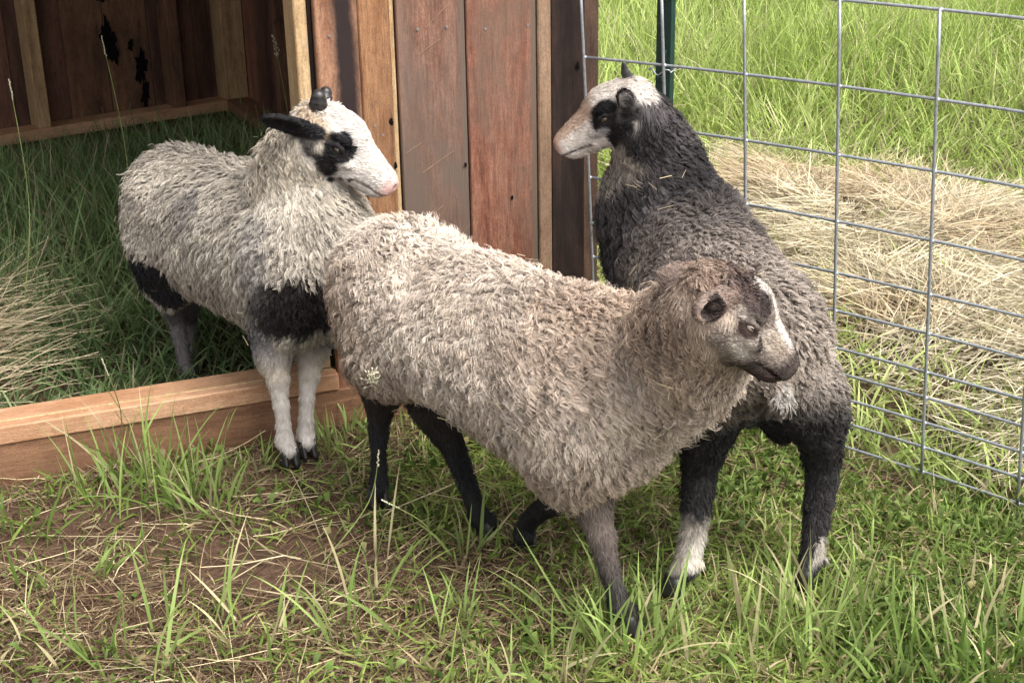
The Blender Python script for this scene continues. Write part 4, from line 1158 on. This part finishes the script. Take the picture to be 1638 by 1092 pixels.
blades('clover', XY, .010 + .012 * rng.random(n), np.full(n, 1.25) + rng.normal(0, .3, n), rng.normal(.2, .3, n), .008 + .006 * rng.random(n), c, M_grass, seg=3, z0=height(*XY.T) + .004 + .022 * rng.random(n), rootc=.8,
       label='low clover and weed leaves between the trampled grass')
# dead stalks and thatch
def thatch(x, y):
    p = p3(x, y); t_ = fnoise(p, 2.6, 61, 3)
    return pen_mask(x, y) * (.25 + .75 * sstep(.35, .65, t_)) * (1 - .55 * np.clip(np.exp(-(((x + .40) / .2) ** 2 + ((y - 2.18) / .14) ** 2)), 0, 1))
n = 30000
XY = pts_in(n, -1.5, 1.5, 1.25, 3.3, thatch); n = len(XY); P = p3(*XY.T)
k = rng.random((n, 1))
c = np.where(k < .45, np.array([.20, .135, .075]), np.where(k < .88, np.array([.12, .075, .045]), np.array([.45, .36, .21]))) * (.6 + .7 * rng.random((n, 1)))
blades('dead_grass', XY, .03 + .11 * rng.random(n) ** 2, np.full(n, 1.50) + rng.normal(0, .12, n), rng.normal(0, .12, n), .0012 + .0016 * rng.random(n), c, M_straw, seg=3, rootc=1, tipc=1, taper='stalk',
       label='brown dead grass stems matted on the soil of the pen')
n = 650
XY = pts_in(n, -1.5, 1.3, 1.25, 2.6, lambda x, y: pen_mask(x, y) * (.25 + .75 * sstep(.1, -.6, x)))
n = len(XY)
c = np.array([.55, .46, .28]) * (.6 + .55 * rng.random((n, 1)))
blades('loose_straw', XY, .08 + .20 * rng.random(n) ** 1.5, np.full(n, 1.50) + rng.normal(0, .10, n), rng.normal(0, .15, n), .0016 + .0012 * rng.random(n), c, M_straw, seg=5, rootc=1, tipc=1, taper='stalk',
       label='scattered pale straws lying across the trampled pen')

# taller tufts in the pen: centres found on the ground
tufts = []
def tuft(u, v, nb, spread, L0, L1, tl=.35, w=.0056, green=0, h=None):
    c_ = gp(u, v); tufts.append((c_, int(nb * .62) + 4, spread, L0, L1, tl, w, green))
for q in ((250, 790, 70, .09, .10, .28), (330, 800, 60, .08, .08, .22), (180, 800, 40, .07, .08, .22), (400, 745, 30, .05, .05, .12), (560, 700, 60, .07, .05, .13), (650, 700, 50, .07, .05, .13), (545, 655, 30, .04, .06, .13),
          (300, 1000, 12, .08, .10, .26), (220, 1060, 12, .08, .10, .25), (600, 950, 12, .05, .10, .26), (560, 1010, 18, .05, .08, .20), (700, 1040, 12, .06, .10, .22), (745, 880, 12, .03, .08, .17),
          (960, 1010, 34, .04, .10, .24), (1010, 1050, 40, .05, .10, .22), (1050, 1010, 26, .04, .08, .20), (900, 1060, 30, .06, .08, .18), (1290, 990, 46, .06, .12, .28), (1340, 1010, 46, .07, .12, .27), (1240, 1020, 36, .06, .10, .24),
          (1400, 1050, 50, .09, .10, .24), (1540, 1060, 60, .09, .12, .28), (1620, 1040, 60, .08, .12, .30), (1480, 1080, 50, .08, .10, .22), (1600, 960, 40, .08, .06, .16), (1450, 930, 40, .10, .05, .12), (1130, 1060, 40, .08, .08, .18), (1170, 960, 24, .06, .06, .15), (1400, 860, 40, .10, .04, .10), (1560, 880, 50, .10, .04, .12), (100, 900, 20, .1, .05, .14), (30, 860, 14, .05, .08, .2), (1250, 850, 30, .1, .04, .10), (1210, 720, 60, .10, .05, .11), (1160, 800, 40, .08, .04, .10),
          (80, 1050, 12, .1, .06, .16), (420, 1030, 12, .08, .06, .16), (800, 980, 26, .08, .05, .14), (1400, 740, 50, .12, .05, .11), (1530, 820, 40, .1, .05, .12), (1270, 1085, 40, .10, .10, .22), (1380, 960, 26, .06, .10, .22), (1590, 1090, 40, .08, .14, .30), (860, 1085, 26, .08, .08, .18)):
    tuft(*q)
XYs, Lns, tl_, dr_, ws_, hs_ = [], [], [], [], [], []
for c_, nb, sp, L0, L1, tl, w, g in tufts:
    a_ = rng.random(nb) * 6.283; r_ = np.sqrt(rng.random(nb)) * sp
    XYs.append(np.stack([c_[0] + r_ * np.cos(a_), c_[1] + r_ * np.sin(a_)], 1)); Lns.append(rng.uniform(L0, L1, nb)); tl_.append(np.abs(rng.normal(.34, .26, nb))); dr_.append(np.abs(rng.normal(.40, .45, nb))); ws_.append(w * (.6 + .7 * rng.random(nb)))
    hs_.append(a_ + rng.normal(0, .9, nb))
XY = np.concatenate(XYs); n = len(XY); P = p3(*XY.T)
c = gcol(n, P, (.15, .235, .05), (.30, .39, .12), (.50, .44, .25), .16, 3)
blades('grass_tufts', XY, np.concatenate(Lns) * (.88 - .22 * sstep(.3, .6, XY[:, 0])), np.concatenate(tl_), np.concatenate(dr_), np.concatenate(ws_), c, M_grass, seg=7, head=np.concatenate(hs_), rootc=.8, twist=.6,
       label='taller fresh green grass blades standing up in the pen')

# inside the shed
def shedg(x, y):
    p = p3(x, y); t_ = fnoise(p, 2.0, 71, 2)
    sx, sy = shed_local(p)
    return in_shed(p) * (.55 + .45 * sstep(.35, .6, t_)) * (.5 + .5 * sstep(.2, 1.0, sy)) * (sx > -2.2)
n = 34000
XY = pts_in(n, -3.2, .4, 2.2, 6.0, shedg); n = len(XY); P = p3(*XY.T); sx, sy = shed_local(P)
tall = sstep(.25, 1.3, sy + (fnoise(P, 2, 8, 2) - .5) * .9)
Ln = (.05 + .08 * rng.random(n) + tall * (.03 + .20 * rng.random(n) ** 2.2)) * (1 - .35 * sstep(1.6, 2.4, sy))
c = gcol(n, P, (.14, .215, .080), (.23, .31, .13), (.36, .31, .19), .10, 3)
blades('shed_grass', XY, Ln, np.abs(rng.normal(.28, .25, n)) + (1 - tall) * .3, np.abs(rng.normal(.6, .5, n)), .0040 + .0030 * rng.random(n), c, M_grass, seg=5,
       label='deep green grass growing inside the shaded shed')
# hay inside the shed, a fan of dry stalks at its left
hc = gp(-85, 590); n = 850
XY = np.stack([hc[0] + rng.normal(0, .10, n), hc[1] + rng.normal(0, .13, n)], 1)
hz = height(*XY.T) + .02 + .13 * rng.random(n) * np.exp(-((XY[:, 0] - hc[0]) / .15) ** 2)
c = np.array([.56, .46, .30]) * (.55 + .6 * rng.random((n, 1)))
blades('shed_hay', XY, .12 + .13 * rng.random(n), np.full(n, 1.32) + rng.normal(0, .2, n), np.abs(rng.normal(.25, .15, n)), .0018 + .0012 * rng.random(n), c, M_straw, seg=4, z0=hz, head=rng.normal(.35, .55, n), rootc=1, tipc=1, taper='stalk',
       label='bundle of dry pale hay stalks spilled on the grass in the shed')

# the spread of hay beyond the fence
n = 26000
XY = pts_in(n, .2, 2.6, 1.8, 5.9, lambda x, y: (hay_mask(x, y) ** .7) * (.4 + .6 * sstep(.3, .6, fnoise(p3(x, y), 3.5, 81, 3))) * beyond_fence(p3(x, y)))
n = len(XY); P = p3(*XY.T); hm = hay_mask(*XY.T)
lay = rng.random(n)
hz = height(*XY.T) + .004 + lay * .055 * hm * (.4 + 1.0 * fnoise(P, 4, 91, 2))
clump = fnoise(P, 3.0, 95, 2) * 12
c = mixc((.56, .46, .29), (.82, .74, .53), rng.random(n) * .6 + .4 * fnoise(P, 4, 99, 2)) * (.50 + .6 * rng.random((n, 1))) * (.65 + .35 * lay[:, None])
c = mixc(c[:, :] * 1.0, c * np.array([.72, .52, .38]), sstep(.52, .70, fnoise(P, 2.6, 77, 3)) * .45)
blades('hay', XY, .08 + .18 * rng.random(n) ** 1.2, np.full(n, 1.50) + rng.normal(0, .16, n), rng.normal(.05, .25, n), .0020 + .0016 * rng.random(n), c, M_straw, seg=4, z0=hz, head=clump + rng.normal(0, .8, n), rootc=1, tipc=1.02, taper='stalk', flat_z=hz * .999 - .012,
       label='spread of pale golden hay on the ground beyond the fence')

# grass stems with seed heads, each a plant of its own
M_stem = flat_mat('green_stem', (.22, .27, .09), rough=.5, var=.3)
M_seed = flat_mat('seed_head', (.56, .52, .38), rough=.7, var=.35, scale=300)
def seed_grass(base, top, n_sp, size, label, bend=.3, spread=.5, lean=None):
    base = np.array(base, float); top = np.array(top, float)
    r = empty('seed_grass', tuple(base)); tag(r, label, 'grass stem')
    mid = (base + top) / 2 + np.array([bend * .1, .02, .0])
    ch = catmull([np.zeros(3), mid - base, top - base], [.0014, .0011, .0007], 8)
    V, F = [], []; tube_geo(V, F, [c_[0] for c_ in ch], [c_[1] for c_ in ch], 6); pmesh('stem', V, F, M_stem, r, smooth=True)
    V, F = [], []
    ax = nrm(ch[-1][0] - ch[-5][0])
    for k in range(n_sp):
        t_ = k / max(1, n_sp - 1); p = ch[-1][0] - ax * size * (1 - t_)
        d = nrm(ax * .5 + np.array([random.uniform(-1, 1), random.uniform(-1, 1), random.uniform(-.2, .6)]) * spread)
        L_ = size * spread * .55 * random.uniform(.3, 1) * (1.1 - .7 * t_)
        q = p + d * L_
        tube_geo(V, F, [p, p + d * L_ * .5 + ax * .001, q], [.0004, .0004, .0003], 4)
        a_ = nrm(np.cross(d, ax) + 1e-4)
        R_ = np.stack([d, a_, nrm(np.cross(d, a_))], 1)
        uv_ball(V, F, q, (random.uniform(.0022, .0040), .0013, .0013), R_, 6, 5)
    pmesh('seed_head', V, F, M_seed, r)
    return r
seed_grass(gp(566, 705), at(592, 600, 2.15), 40, .10, 'grass stem with an open white seed head in front of the beige rump', spread=.62)
seed_grass(gp(512, 905), at(606, 722, 2.16), 9, .035, 'thin grass stem with a narrow seed head before the rear black leg', spread=.25)
seed_grass(gp(690, 900), at(612, 800, 2.02), 8, .05, 'dry pale stem leaning left between the hind legs', spread=.12)
seed_grass(gp(30, 560), at(15, 130, 3.3), 16, .045, 'tall stem with a pale seed head inside the shed at far left', spread=.3)
seed_grass(gp(200, 470), at(163, 60, 3.5), 10, .05, 'tall thin stem with a drooping seed head before the pale stud', spread=.2)
seed_grass(gp(455, 400), at(438, 60, 3.6), 16, .07, 'tall feathery grass stem standing by the side wall inside the shed', spread=.4)
seed_grass(gp(165, 780), at(163, 575, 2.28), 12, .05, 'upright green grass spike in front of the timber sill', spread=.12)
